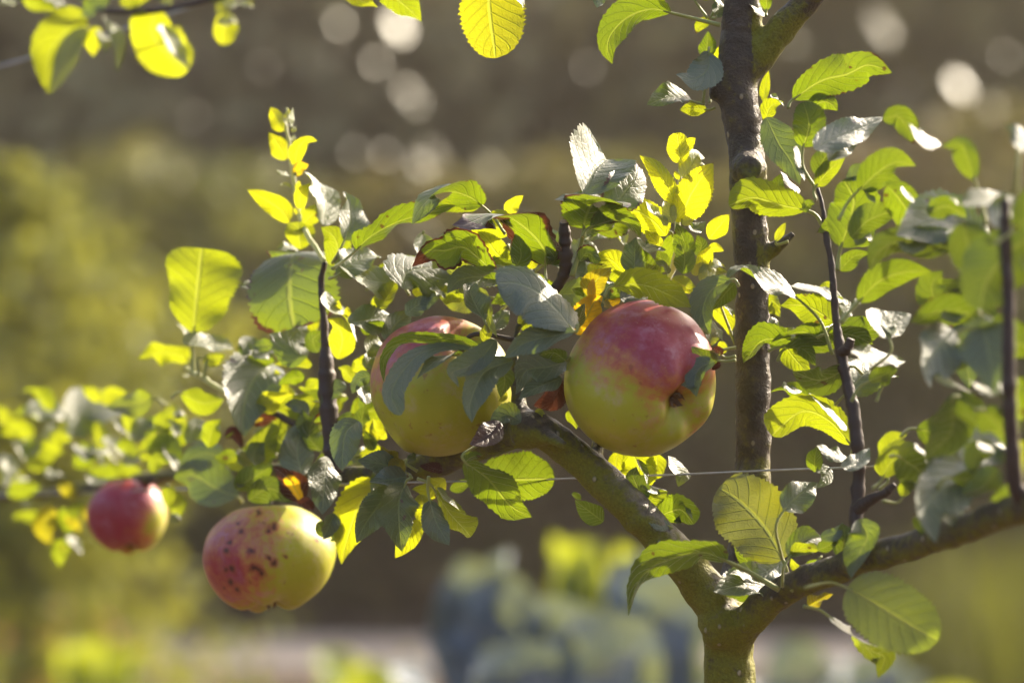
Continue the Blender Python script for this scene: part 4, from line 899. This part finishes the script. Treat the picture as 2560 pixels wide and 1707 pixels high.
# --- under the left hand large apple
Z(760, 1060, .2723)
lf([(500, -30, -80), (390, 70), (355, 250), (350, 432)], 225, (.45, .42, .80), tr=.26, br=.18, fold=.25, d=30); lf([(210, 300), (190, 550), (170, 830)], 190, (.50, .22, .84), tr=.16, br=.10, d=22, fold=.1)
lf([(945, 450), (720, 370), (500, 330)], 165, (.40, .4, .84), tr=.15, d=14, p=(980, 480)); lf([(940, 480), (780, 510), (600, 530)], 85, (.2, .2, .95), tr=.15, d=16)
lf([(700, 540), (530, 700), (420, 980), (335, 1275)], 160, 'B', yo=.75, tr=.64, d=-10, br=.1); lf([(830, 585), (700, 730), (570, 900), (480, 1090)], 105, (.30, .45, .84), br=.14, tr=.3, d=24)
lf([(930, 545), (870, 720), (870, 920), (905, 1165)], 160, (.3, .1, .95), tr=.34, d=20, p=(990, 490)); lf([(1155, 700), (1215, 900), (1335, 1112)], 150, (.2, .3, .9), tr=.22, br=.10, d=26, p=(1145, 480)); lf([(1190, 590), (1330, 800), (1450, 930), (1545, 1015)], 112, (.35, .52, -.78), yo=.35, tr=.58, sh='sp', d=16, p=(1040, 500))
lf([(1300, 510), (1150, 590), (990, 590)], 95, 'B', yo=.7, d=-6, tr=.6); lf([(1080, 640), (1100, 800), (1080, 960)], 90, 'B', yo=.6, d=-4, tr=.6); lf([(1050, 880), (950, 1060), (840, 1225)], 95, 'B', yo=.65, d=4, tr=.6); lf([(1230, 580), (1300, 680), (1440, 800)], 30, 'W', yo=.4, d=20)
lf([(860, 330), (790, 280), (700, 200)], 90, 'b', br=.4, ye=.4, d=8); lf([(930, 430), (840, 350), (770, 400)], 60, 'B', ye=.4, d=6); lf([(760, 130), (690, 90), (600, 60)], 80, 'B', yo=.7, d=-12); lf([(640, 240), (600, 160), (560, 60)], 90, 'B', tr=.25, d=0); lf([(700, 560), (660, 610), (640, 640)], 34, 'W', d=6)
lf([(1480, 350, 10), (1690, 500, 20), (1890, 740), (2090, 850)], 122, (-.1, .72, -.66), tr=.52, d=30, p=(1640, 170)); lf([(1480, 345), (1540, 300), (1640, 280)], 70, 'b', tr=.4, d=22)
lf([(1600, 510), (1850, 510), (2100, 505), (2300, 500)], 220, (0, .22, -.97), tr=.46, d=-24, sh='ro', wave=.06); lf([(1340, 600), (1450, 560), (1560, 520)], 50, 'B', d=-30, tr=.3)
lf([(950, 330), (1000, 300), (1010, 250)], 34, 'W', d=0, p=(1040, 430)); lf([(1280, 430), (1180, 400), (1060, 380)], 46, 'B', br=1.1, d=6)
lf([(40, 120), (0, 0), (-20, -140)], 120, 'B', tr=.2, d=-6); lf([(120, 900), (200, 1000), (260, 900)], 90, 'B', tr=.25, d=2); lf([(280, 820), (220, 950), (170, 1060)], 100, (.3, .1, .9), tr=.2, d=8)
# --- small leaves on the leaning branch
Z(1300, 1060, .2723)
lf([(1010, 230), (1090, 420), (1010, 620)], 215, 'B', yo=.45, d=-34, tr=.6, br=.14, sh='ro'); lf([(1260, 270), (1250, 420), (1180, 560)], 90, 'B', yo=.5, br=.3, d=-30); lf([(900, 250), (880, 420), (920, 560)], 70, 'B', yo=.6, d=-36)
lf([(1085, 745), (1085, 600), (1040, 480), (1065, 385)], 98, (.1, .3, -.95), tr=.25, d=4, p=(1070, 800)); lf([(1100, 730), (1230, 680), (1360, 615)], 96, (.1, .5, -.86), yo=.2, d=2, p=(1110, 840)); lf([(1130, 560), (1200, 600), (1350, 610)], 30, 'W', d=6)
lf([(1265, 850), (1390, 800), (1490, 790), (1595, 920)], 138, (.2, .38, -.9), d=4, tr=.55, sh='ro', p=(1180, 880), br=.06); lf([(1470, 660), (1530, 780), (1590, 890)], 22, (.6, .7, .3), d=8)
lf([(1375, 940), (1280, 890), (1225, 800), (1190, 695)], 80, (.35, .52, .78), d=12, tr=.2, p=(1150, 900)); lf([(1280, 945), (1340, 950), (1385, 1000)], 34, (.4, .7, .5), d=14); lf([(1130, 740), (1160, 790), (1180, 850)], 34, 'W', d=0)
lf([(1355, 295), (1420, 390), (1480, 470), (1455, 575)], 62, (.55, .55, .55), d=-6, yo=.15); lf([(765, 895), (640, 800), (505, 700)], 84, (-.3, .35, -.88), d=-10, tr=.42); lf([(1080, 320), (1130, 450), (1170, 550)], 26, (.5, .7, .3), d=2)
lf([(560, 690), (500, 650), (470, 640)], 40, 'B', d=-14)
# --- lower right, in front of the fork
Z(1500, 1214, .3827, 22)
lf([(1195, 480), (1080, 280), (920, 110), (775, 10)], 215, (-.25, .30, .92), tr=.30, fold=.22, ye=.12, d=14, p=(1190, 690), pw=5, sh='ro'); lf([(1200, 160), (1300, 60), (1420, -20)], 78, 'S', tr=.25, p=(1190, 480), d=6)
lf([(1235, 470), (1330, 360), (1455, 330)], 78, (.45,.76,.42), d=8, p=(1190, 660), fold=.5); lf([(1240, 440), (1340, 410), (1440, 420)], 60, 'b', yo=.3, d=12); lf([(1420, 420), (1490, 390), (1565, 340)], 70, 'B', tr=.35, d=4)
lf([(830, 492), (690, 435), (540, 455), (350, 525), (240, 650), (185, 855)], 95, (.0, .80, -.58), (-.35, .5, -.75), tr=.42, d=24, p=(1170, 680), pw=6, fold=.3); lf([(830, 470), (780, 420), (700, 390)], 44, 'W', d=22)
lf([(1150, 705), (950, 650), (740, 690)], 76, (.45,.7,.5), d=14, tr=.35); lf([(1060, 640), (960, 600), (850, 570)], 34, 'W', d=18); lf([(1000, 720), (900, 690), (760, 660)], 60, 'B', d=6, tr=.3)
lf([(1620, 670), (1800, 770), (2010, 900), (2200, 1000)], 180, (-.42, .34, .84), tr=.56, yo=.12, fold=.30, d=10, p=(1340, 665), sh='ro', wave=.06)
lf([(1500, 855), (1620, 960), (1780, 1075), (1860, 1120), (1815, 1245)], 84, (.3, .78, .36), (.1, .3, -.9), br=.1, d=6, p=(1330, 785), yo=.2); lf([(1365, 795), (1440, 745), (1525, 705)], 42, (.0, .7, -.6), ye=.3, d=8)
lf([(1690, 220), (1745, 330), (1690, 450), (1640, 615)], 88, (.40, .60, .65), tr=.4, d=12, fold=.45); lf([(1195, 490), (1080, 560), (990, 585)], 66, 'F', tr=.2, d=2); lf([(1300, 560), (1270, 520), (1250, 470)], 24, 'B', yo=.5, d=6, p=(1230, 690))
lf([(1430, 480), (1360, 560), (1320, 600)], 30, 'b', d=2, p=(1250, 690)); lf([(1440, 340), (1540, 310), (1570, 250)], 60, 'S', tr=.3, d=4); lf([(1560, 460), (1600, 340), (1580, 240)], 60, 'B', tr=.2, d=-4)
lf([(1000, 540), (930, 440), (890, 330)], 40, 'B', tr=.35, d=-12)
# --- right hand shoot and the blurred cluster nearest the camera
Z(1820, 60, .3146)
lf([(520, 600), (740, 455), (950, 400), (1120, 325), (1295, 388)], 140, (.0, .52, -.85), br=.30, p=(480, 670), d=-14, fold=.15); lf([(600, 975), (645, 800), (600, 620)], 235, (0, .12, -.99), tr=.54, d=22, sh='ro', p=(690, 1300), fold=.1)
lf([(640, 660), (780, 620), (875, 690)], 90, 'B', d=-6, wave=.3); lf([(295, 770), (340, 660), (440, 610)], 88, 'B', yo=.35, d=-12); lf([(285, 620), (300, 480), (325, 370)], 34, 'B', yo=.4, d=-16); lf([(340, 560), (390, 610), (450, 650)], 26, 'W', d=-8)
lf([(305, 745), (400, 950), (500, 1100), (570, 1280)], 112, (.35, .40, .82), tr=.25, d=4); lf([(540, 970), (560, 1100), (610, 1250)], 26, 'W', d=20); lf([(560, 1350), (490, 1260), (415, 1175)], 64, (.5, .7, .4), yo=.2, d=4); lf([(410, 1340), (400, 1260), (420, 1190)], 46, 'B', tr=.2, d=2)
lf([(690, 1000), (860, 900), (1050, 830), (1240, 740)], 74, (.25, .70, .66), tr=.2, d=26); lf([(800, 1090), (900, 980), (1050, 880)], 60, (.35, .55, .75), tr=.15, d=24); lf([(700, 1200), (760, 1080), (840, 960)], 90, 'B', tr=.3, d=16, br=.15)
lf([(1230, 760), (1350, 735), (1430, 830), (1475, 950)], 76, (0, .6, -.8), tr=.3, d=22); lf([(1440, 790), (1520, 890), (1710, 945)], 62, (.5,.75,.42), d=20); lf([(1960, 1240), (1900, 1060), (1850, 960), (1700, 970)], 82, 'B', tr=.38, d=20, p=(2050, 1600), pw=5)
lf([(700, 1290), (800, 1170), (935, 1050)], 66, 'B', yo=.2, d=12, p=(700, 1400)); lf([(1040, 1320), (1180, 1190), (1330, 1100), (1490, 1110)], 98, (-.1, .64, -.75), tr=.42, d=16, p=(880, 1560), wave=.25); lf([(940, 1220), (1050, 1190), (1200, 1130)], 70, 'S', tr=.3, d=14)
lf([(1080, 1335), (1220, 1230), (1375, 1245)], 66, 'B', d=2, tr=.4); lf([(900, 1770), (960, 1590), (1000, 1400), (920, 1235)], 180, (.1, .12, -.98), tr=.44, d=26, p=(870, 1960), pw=5, sh='ro', fold=.1); lf([(980, 1700), (1120, 1560), (1330, 1480)], 100, (.1, .4, -.9), tr=.38, d=18, sh='ro')
lf([(1270, 1285), (1370, 1400), (1470, 1570), (1505, 1810)], 118, (-.05, .45, -.88), br=.26, d=0, tr=.52); lf([(1380, 1290), (1450, 1400), (1570, 1480)], 24, (.4, .8, .3), d=6); lf([(1090, 1320), (1140, 1400), (1180, 1450)], 26, 'W', d=10)
lf([(615, 1480), (420, 1440), (190, 1380), (5, 1430)], 118, (0, .62, -.76), yo=.15, d=30, p=(760, 1620), pw=5, sh='ro'); lf([(610, 1500), (640, 1430), (690, 1430)], 60, 'B', d=14, tr=.4); lf([(300, 1370), (180, 1350), (60, 1390)], 40, 'S', d=32)
lf([(2310, 1010), (2320, 880), (2220, 800)], 100, 'F', tr=.15, d=10, p=(2290, 1340), pw=5); lf([(1860, 1440), (2050, 1395), (2280, 1370)], 60, (.45,.8,.4), d=10); lf([(1570, 1440), (1620, 1420), (1690, 1440)], 50, 'W', d=4); lf([(1760, 1390), (1800, 1410), (1860, 1450)], 40, 'W', d=4)
lf([(1580, 1500), (1750, 1450), (1900, 1540)], 150, 'B', tr=.35, d=-10); lf([(2100, 1600), (2200, 1480), (2330, 1430)], 130, 'F', tr=.12, d=8)
Z(1820, 500, .3146)
lf([(1860, 330), (1600, 340), (1350, 330), (1190, 420), (1130, 570)], 118, (0, .5, -.85), tr=.18, d=30); lf([(1340, 330), (1450, 385), (1610, 310)], 40, (.45,.8,.4), d=34); lf([(2380, 300), (2220, 430), (2060, 640), (2000, 870)], 270, (.1, .2, -.97), tr=.20, d=26, sh='ro')
lf([(1040, 810), (1200, 650), (1400, 575), (1615, 560)], 108, (.05, .4, -.9), tr=.44, d=16, p=(895, 975), pw=5); lf([(1540, 850), (1600, 800), (1660, 770)], 50, 'B', ye=1, d=6, yy=-.10); lf([(1730, 790), (1790, 780), (1850, 810)], 56, 'B', br=1.2, ye=.3, d=6, yy=-.10)
lf([(1280, 1100), (1210, 1000), (1300, 985), (1460, 900)], 80, (.3, .75, .55), d=10, p=(1130, 1350), tr=.3); lf([(1460, 970), (1700, 880), (1900, 900), (2045, 1065)], 92, (0, .75, -.62), br=.30, d=6, tr=.36); lf([(1690, 930), (1800, 930), (1930, 880)], 40, (.45,.8,.38), d=10)
lf([(1790, 1030), (1660, 1180), (1560, 1350), (1625, 1490)], 140, (.45, .35, .82), tr=.12, d=24); lf([(1690, 1390), (1850, 1240), (1960, 1110)], 180, 'B', tr=.22, d=0); lf([(1900, 1180), (2050, 1290), (2160, 1310)], 130, 'B', yo=.3, d=-12, tr=.5)
lf([(980, 1215), (1200, 1250), (1410, 1285)], 60, (.45,.76,.45), d=22); lf([(2180, 1400), (2060, 1490), (1920, 1430)], 86, (.3, .75, .5), yo=.2, d=6); lf([(1640, 1400), (1850, 1480), (1980, 1560)], 34, 'W', d=10, yo=.5); lf([(1700, 930), (1620, 700), (1700, 560)], 110, 'B', tr=.3, d=-20)
lf([(585, 810), (420, 690), (250, 640), (80, 545), (-10, 610)], 64, (.45,.76,.45), d=40, p=(830, 1230), pw=4, wave=.3); lf([(925, 800), (700, 725), (495, 680)], 50, (.45,.8,.4), d=8); lf([(840, 970), (640, 850), (415, 820)], 118, 'B', yo=.2, d=0, tr=.5); lf([(720, 740), (790, 690), (850, 650)], 60, 'B', yo=.3, d=-8)
lf([(790, 1145), (600, 1050), (335, 1115)], 70, (0, .72, -.68), d=-4, tr=.46); lf([(330, 1075), (450, 1080), (530, 1010)], 36, 'W', d=-6); lf([(440, 1140), (530, 1260), (655, 1395)], 120, 'B', yo=.25, d=-10, tr=.52); lf([(420, 1170), (600, 1185), (695, 1310)], 46, (.1, .8, -.5), d=-4, p=(320, 1205)); lf([(330, 1010), (370, 960), (410, 1000)], 40, 'W', d=-10, p=(330, 1080))
lf([(910, 940), (940, 840), (870, 750)], 56, (.5, .7, .5), yo=.15, d=10); lf([(1060, 800), (980, 830)], 34, 'W', d=12); lf([(1010, 350), (1080, 290), (1165, 340)], 64, (.3, .8, .5), d=14); lf([(890, 560), (1000, 450), (1125, 415)], 66, 'B', d=8, tr=.4); lf([(330, 900), (370, 870), (420, 930)], 60, 'B', yo=.4, d=-14)
lf([(380, 330), (420, 240), (460, 180)], 30, 'B', yo=.5, d=4, p=(480, 330)); lf([(330, 870), (350, 800), (420, 860)], 50, 'B', yo=.3, d=-16)
lf([(1120, 1440), (1240, 1390), (1350, 1340)], 80, 'B', tr=.25, d=8, p=(980, 1600)); lf([(1230, 1480), (1260, 1420), (1240, 1370)], 40, 'B', tr=.3, d=4, p=(1180, 1600))
Z(1820, 950, .3146)
lf([(975, 510), (800, 320), (590, 250), (345, 430)], 128, (0, .5, -.86), yo=.3, tr=.54, d=-2, sh='tr', p=(985, 580)); lf([(430, 185), (530, 205), (640, 190)], 20, 'W', d=6); lf([(640, 140), (480, 75), (335, 95)], 48, (0, .7, -.7), d=-4, tr=.45); lf([(445, 10), (500, 70), (590, 90)], 32, (.5,.75,.42), d=0); lf([(940, 400), (840, 290), (700, 140), (620, 40)], 46, (.4, .78, .40), d=4, yo=.3)
lf([(985, 640), (850, 600), (705, 515)], 56, (.5,.74,.44), d=10); lf([(690, 730), (690, 620), (710, 515)], 64, 'B', tr=.45, d=6); lf([(700, 730), (780, 720), (770, 800), (700, 860)], 34, 'S', d=4); lf([(900, 690), (1050, 645), (1125, 530)], 46, (.2, .6, .75), tr=.15, d=16)
lf([(1235, 770), (1300, 650), (1450, 600), (1595, 680)], 138, 'B', yo=.25, tr=.50, d=8, p=(1150, 860)); lf([(1220, 610), (1300, 490), (1420, 425)], 84, 'B', yo=.3, tr=.5, d=4); lf([(1480, 500), (1540, 570), (1590, 670)], 28, (.5, .8, .2), d=14); lf([(1260, 760), (1200, 700), (1180, 650)], 50, 'B', yo=.3, p=(1200, 870), d=4)
lf([(1800, 545), (1700, 620), (1590, 735)], 78, 'F', tr=.15, d=10); lf([(1870, 650), (1720, 830), (1570, 1030), (1665, 1285)], 140, (.45, .45, .78), tr=.16, d=24); lf([(2120, 540), (1980, 600), (1930, 760)], 130, 'B', tr=.28, d=-4); lf([(1980, 520), (2060, 540), (2120, 570)], 30, 'W', d=6); lf([(2150, 700), (2020, 850), (1850, 900)], 100, 'B', tr=.22, d=0)
lf([(2040, 250), (1860, 180), (1690, 210)], 80, 'B', tr=.22, d=0); lf([(1800, 290), (1720, 360), (1640, 420)], 56, 'F', tr=.12, d=10); lf([(2330, 320), (2300, 120), (2330, -40)], 130, 'B', tr=.5, d=-10); lf([(2340, 480), (2290, 620), (2350, 800)], 60, 'B', yo=.4, tr=.5, d=-10)
lf([(1390, 930), (1430, 840), (1520, 860)], 70, 'B', yo=.2, d=2, p=(1230, 960)); lf([(1690, 1060), (1760, 1090), (1880, 1050)], 60, 'W', d=10); lf([(1740, 1000), (1790, 1050), (1850, 1150)], 60, 'B', yo=.4, d=4); lf([(1480, 1090), (1590, 1180), (1670, 1290)], 70, 'B', tr=.4, d=14)
lf([(2090, 960), (2190, 900), (2260, 800)], 50, 'B', tr=.3, d=-8); lf([(2290, 860), (2330, 840), (2352, 860)], 60, 'W', d=-4)
# --- top edge: leaves on the leader and hanging in from above
Z(1480, 0, .2723)
lf([(720, 120), (550, 85), (350, 150), (200, 285), (140, 430), (182, 585)], 122, (-.05, .70, -.68), (-.5, .25, -.75), tr=.42, p=(1180, 235), pw=5, fold=.25); lf([(1090, 195), (1000, 230), (955, 310)], 58, 'B', yo=.3, br=.25, d=-4); lf([(1030, 545), (1060, 420), (1070, 285)], 76, (.0, .3, -.95), tr=.36)
lf([(1075, 480), (1060, 640), (930, 730), (765, 690)], 98, (.30, .50, .80), tr=.14, d=12, fold=.15, p=(1020, 950)); lf([(1110, 810), (1175, 600), (1190, 385)], 92, 'B', yo=.55, tr=.62, d=-8, p=(1080, 950)); lf([(915, 930), (800, 890), (640, 910), (500, 965)], 66, (.10, .80, .52), (.3, .6, .7), p=(1040, 960), br=.14); lf([(1050, 1010), (920, 995), (805, 1010)], 66, 'B', yo=.4, br=.15, d=-4, p=(1130, 990))
lf([(1585, 155), (1500, 60), (1440, -50)], 62, (.4, .6, .6), yo=.35, d=16); lf([(1140, 160), (1170, 60), (1150, -30)], 40, 'S', p=(1110, 170), d=4); lf([(1145, 150), (1180, 60)], 40, 'B', yo=.6, d=-4); lf([(1100, -20), (1020, -70), (950, -160)], 60, 'B', p=(1090, 170)); lf([(930, -10), (880, -80), (800, -160)], 60, 'B', p=(1060, 170))
lf([(1600, 100), (1610, -20), (1660, -120)], 50, 'B', p=(1600, 150), d=12); lf([(20, -120), (60, -20), (45, 75)], 44, 'S', tr=.3, d=0)
Z(0, 0, 1)
lf([(1222, -70), (1224, 30), (1240, 146)], 86, (.05, .10, -.99), yo=.25, ye=.12, tr=.62, fold=.08, wave=.06, yy=.02, sh='ro', br=.05); lf([(940, -40), (1000, 5), (1055, 50)], 34, 'b', yo=.2, yy=.06); lf([(860, -30), (890, -5), (945, 20)], 20, 'b', yo=.4, yy=.07); lf([(1260, -50), (1290, -10), (1310, 20)], 30, 'S', yy=.0, br=.2)
# --- out of focus twig, top left
Z(0, 0, .2723)
A = dict(yy=.29)
lf([(770, 110), (600, 290), (460, 500), (430, 850)], 180, 'B', yo=.4, tr=.58, **A); lf([(800, 255), (650, 440), (560, 650), (465, 865)], 56, (.5, .62, .5), yo=.4, d=10, **A); lf([(760, 160), (880, 50), (1020, -40)], 110, 'S', tr=.4, d=14, **A); lf([(900, 250), (850, 400), (860, 520)], 100, 'B', yo=.6, tr=.6, **A); lf([(950, 150), (1080, 340), (1080, 660)], 42, (.5, .6, .5), yo=.5, d=8, **A); lf([(900, 280), (960, 380), (960, 480)], 40, 'W', yo=.5, d=8, **A)
lf([(1430, 95), (1400, 300), (1540, 500), (1725, 645)], 215, 'B', yo=.5, tr=.62, sh='ro', **A); lf([(1490, 230), (1580, 430), (1730, 640)], 70, (.5, .6, .5), yo=.4, d=10, **A); lf([(2090, 120), (2060, 260), (2040, 412)], 125, 'B', yo=.6, tr=.62, sh='ro', p=(1870, 0), **A); lf([(2000, 230), (2100, 190), (2190, 200)], 50, 'W', yo=.6, d=8, **A)
lf([(2000, 130), (2100, 40), (2200, 20)], 60, 'W', yo=.6, **A); lf([(2200, 50), (2280, 40), (2330, 70)], 40, 'W', yo=.7, **A); lf([(0, 10), (90, 20), (170, 10)], 50, 'W', yo=.7, **A); lf([(200, -30), (330, 50), (520, 90)], 60, 'b', yo=.3, **A); lf([(400, -40), (480, 10), (640, 60)], 60, 'W', yo=.2, **A); lf([(1100, 30), (1250, -20), (1400, -40)], 70, 'B', yo=.4, **A); lf([(1480, 40), (1520, 20), (1600, -40)], 40, 'W', yo=.4, **A); lf([(1950, 20), (2050, -40), (2150, -60)], 50, 'B', tr=.3, **A)
# --- out of focus arm, far left
Z(0, 900, .336)
LL = [([(395, 375), (280, 245), (165, 225)], 46, 'b', .5), ([(750, 305), (690, 250), (605, 185)], 66, 'B', .9), ([(745, 315), (850, 255), (950, 240)], 84, 'B', .9), ([(560, 570), (610, 420), (800, 355), (1040, 350)], 120, 'W', .1), ([(1000, 570), (970, 440), (1030, 340)], 90, 'B', .6), ([(740, 660), (750, 560), (720, 450)], 95, 'B', .7), ([(990, 600), (920, 520), (830, 450)], 54, (.5, .7, .4), .2), ([(1000, 610), (1060, 510), (1165, 455)], 52, 'W', .2), ([(1070, 750), (1120, 640), (1160, 530)], 60, 'B', .6), ([(1310, 570), (1280, 480), (1240, 390)], 46, (.6, .6, .4), .2), ([(1400, 620), (1460, 500), (1560, 480)], 95, 'W', .2), ([(1315, 815), (1250, 690), (1205, 580)], 36, (.6, .6, .4), .3), ([(1300, 430), (1340, 400), (1400, 440)], 60, 'W', .3), ([(1230, 560), (1210, 450), (1290, 380)], 70, 'B', .5),
      ([(250, 560), (130, 520), (0, 550)], 74, 'B', .7), ([(530, 590), (440, 570), (360, 570)], 64, 'B', .8), ([(40, 500), (30, 420), (-20, 330)], 64, 'B', .8), ([(310, 420), (200, 400), (90, 420)], 50, 'b', .4), ([(180, 750), (150, 660), (90, 610)], 54, 'W', .2), ([(170, 720), (240, 650), (315, 580)], 46, 'S', .0), ([(660, 650), (760, 690), (890, 760)], 54, 'W', .2), ([(910, 775), (980, 745), (1050, 720)], 34, 'W', .3), ([(330, 850), (400, 850), (480, 860)], 44, 'W', .4), ([(320, 1200), (200, 1150), (90, 1170)], 48, 'b', .5), ([(390, 1080), (330, 1250), (370, 1370)], 74, 'B', .1), ([(480, 1330), (440, 1430), (450, 1540)], 64, 'B', .4), ([(510, 1300), (560, 1370), (605, 1450)], 40, 'W', .3), ([(490, 1150), (540, 1200), (605, 1280)], 44, 'B', .1), ([(470, 1100), (500, 1200), (520, 1300)], 60, 'B', .2), ([(620, 1080), (680, 1160), (690, 1280)], 80, 'B', .1), ([(200, 800), (320, 740), (430, 690)], 90, 'B', .6), ([(560, 800), (640, 700), (600, 600)], 90, 'B', .2), ([(0, 900), (80, 860), (190, 870)], 80, 'B', .8), ([(20, 700), (60, 800), (30, 950)], 60, 'W', .2), ([(850, 850), (960, 810), (1060, 830)], 70, 'B', .4), ([(1130, 840), (1180, 740), (1270, 760)], 70, 'B', .4), ([(1260, 980), (1310, 1080), (1290, 1200)], 70, 'B', .5), ([(1280, 1200), (1310, 1160), (1350, 1180)], 40, 'W', .4), ([(1550, 650), (1580, 520), (1640, 440)], 80, 'B', .4), ([(640, 860), (700, 900), (800, 890)], 46, 'W', .3), ([(60, 1010), (180, 960), (300, 940)], 80, 'B', .3), ([(430, 930), (520, 980), (560, 1060)], 70, 'B', .1), ([(300, 640), (380, 640), (470, 700)], 70, 'B', .7), ([(700, 800), (760, 820), (840, 770)], 70, 'B', .3), ([(860, 640), (940, 640), (1040, 700)], 60, 'B', .3), ([(520, 1180), (560, 1110), (640, 1070)], 70, 'B', .2)]
for (pt, wd_, nn, yo_) in LL:
    lf(pt, wd_, nn, yo=yo_*.5, tr=.54, d=random.uniform(-25, 25), ye=.25 if yo_ < .15 and nn == 'B' else 0)
lf([(1765, 1015), (1610, 960), (1430, 860), (1285, 880)], 200, (.15, .72, .64), tr=.3, fold=.15, wave=.05, yy=.17, p=(1800, 1060)); lf([(1660, 730), (1500, 700), (1330, 790)], 100, (.2, .66, .7), tr=.3, yy=.18)
# --- around the spotted apple
Z(400, 980, .37)
lf([(650, 95), (770, 60), (900, 15)], 76, 'B', yo=.75, tr=.62); lf([(1000, 160), (930, 90), (840, 80)], 70, (.2, .3, .9), tr=.2); lf([(620, 510), (690, 360), (820, 190)], 80, 'B', yo=.3, tr=.5, d=-8); lf([(860, 420), (800, 300), (760, 200)], 70, 'B', yo=.2, tr=.45, d=-16); lf([(960, 560), (930, 380), (980, 180)], 95, (.2, .3, .9), tr=.15); lf([(640, 500), (640, 400), (700, 310)], 46, 'W', d=4)
lf([(515, 660), (610, 590), (770, 490)], 96, (.1, .5, -.85), tr=.34, d=16); lf([(960, 740), (880, 600), (770, 490)], 88, (0, .5, -.85), br=.95, ye=1.0, tr=.6, d=14); lf([(600, 730), (740, 650), (900, 740)], 100, (.1, .4, -.9), tr=.28, d=22, br=.1); lf([(1035, 800), (980, 750), (920, 740)], 44, 'B', br=1.2, d=18); lf([(1240, 820), (1210, 930), (1150, 1010)], 95, 'B', tr=.2, d=-4)
lf([(860, 270), (890, 250), (900, 310)], 34, 'W', yo=.5, d=-10); lf([(920, 320), (960, 260), (930, 230)], 36, 'W', yo=.4, d=-12); lf([(520, 640), (560, 600), (600, 560)], 30, 'W', d=20); lf([(540, 380), (560, 440), (600, 530)], 34, (.5, .65, .5), yo=.4, d=4); lf([(440, 310), (500, 280), (560, 380)], 36, 'B', br=1.0, d=0); lf([(450, 490), (530, 480), (600, 440)], 50, 'B', yo=.3, d=-10); lf([(800, 480), (860, 460), (900, 520)], 80, 'B', tr=.25, d=0); lf([(620, 210), (700, 190), (800, 180)], 50, 'B', br=.9, ye=.4, d=-8); lf([(1040, 200), (1120, 190), (1260, 200)], 60, 'b', br=.7, d=-10); lf([(1300, 140), (1240, 230), (1200, 330)], 90, 'B', tr=.2, d=-10); lf([(1090, 400), (1010, 300), (1040, 150)], 90, 'B', tr=.18, d=-14); lf([(760, 330), (700, 440), (730, 540)], 80, 'B', tr=.3, d=-20); lf([(1360, 120), (1400, 30), (1330, -60)], 70, 'B', tr=.3, d=-20); lf([(1470, 330), (1420, 260), (1440, 180)], 60, 'B', yo=.7, d=-16)
fill(11, (2330, 520, 2600, 1000), (-.05, .06), (170, 250), ('B', 'b', 'F', 'B', 'S'), 11, tr=.28)
fill(6, (2250, 1000, 2560, 1230), (-.03, .05), (130, 190), ('B', 'b', 'S', 'W'), 12, tr=.35)
fill(15, (560, 960, 960, 1200), (.01, .05), (90, 150), ('B', 'b', 'S', 'B', 'R'), 13, tr=.42, yo=.5)
fill(18, (900, 580, 1720, 760), (.02, .06), (110, 170), ('B', 'b', 'S', 'R', 'L'), 14, tr=.46, yo=.5)
fill(16, (0, 980, 470, 1230), (-.04, .05), (70, 120), ('B', 'W', 'W', 'b', 'S'), 15, tr=.5, yo=.6)
fill(8, (1960, 560, 2200, 1000), (.0, .04), (110, 160), ('B', 'b', 'W'), 16, tr=.45)
shade_leaves()
plant_leaves()

# ------------------------------------------------------------------ damp morning air
def haze_box():
    m, t = new_mat('haze_air'); g = NT(t)
    v = g.n('ShaderNodeVolumePrincipled')
    v.inputs['Color'].default_value = (1.0, .90, .80, 1); v.inputs['Density'].default_value = HAZE
    v.inputs['Anisotropy'].default_value = .35
    o = g.n('ShaderNodeOutputMaterial'); g.l(v.outputs[0], o.inputs['Volume'])
    x0, x1, y0, y1, z0, z1 = -72, 72, -42, 102, -1, 7.4
    V = [(x, y, z) for z in (z0, z1) for y in (y0, y1) for x in (x0, x1)]
    F = [[0, 2, 3, 1], [4, 5, 7, 6], [0, 1, 5, 4], [2, 6, 7, 3], [0, 4, 6, 2], [1, 3, 7, 5]]
    ob = mesh_obj('haze', V, F, m, smooth=False)
    tag(ob, 'thin sunlit haze hanging in the air over the garden', 'haze', kind='stuff')
HAZE = 0.0022
haze_box()
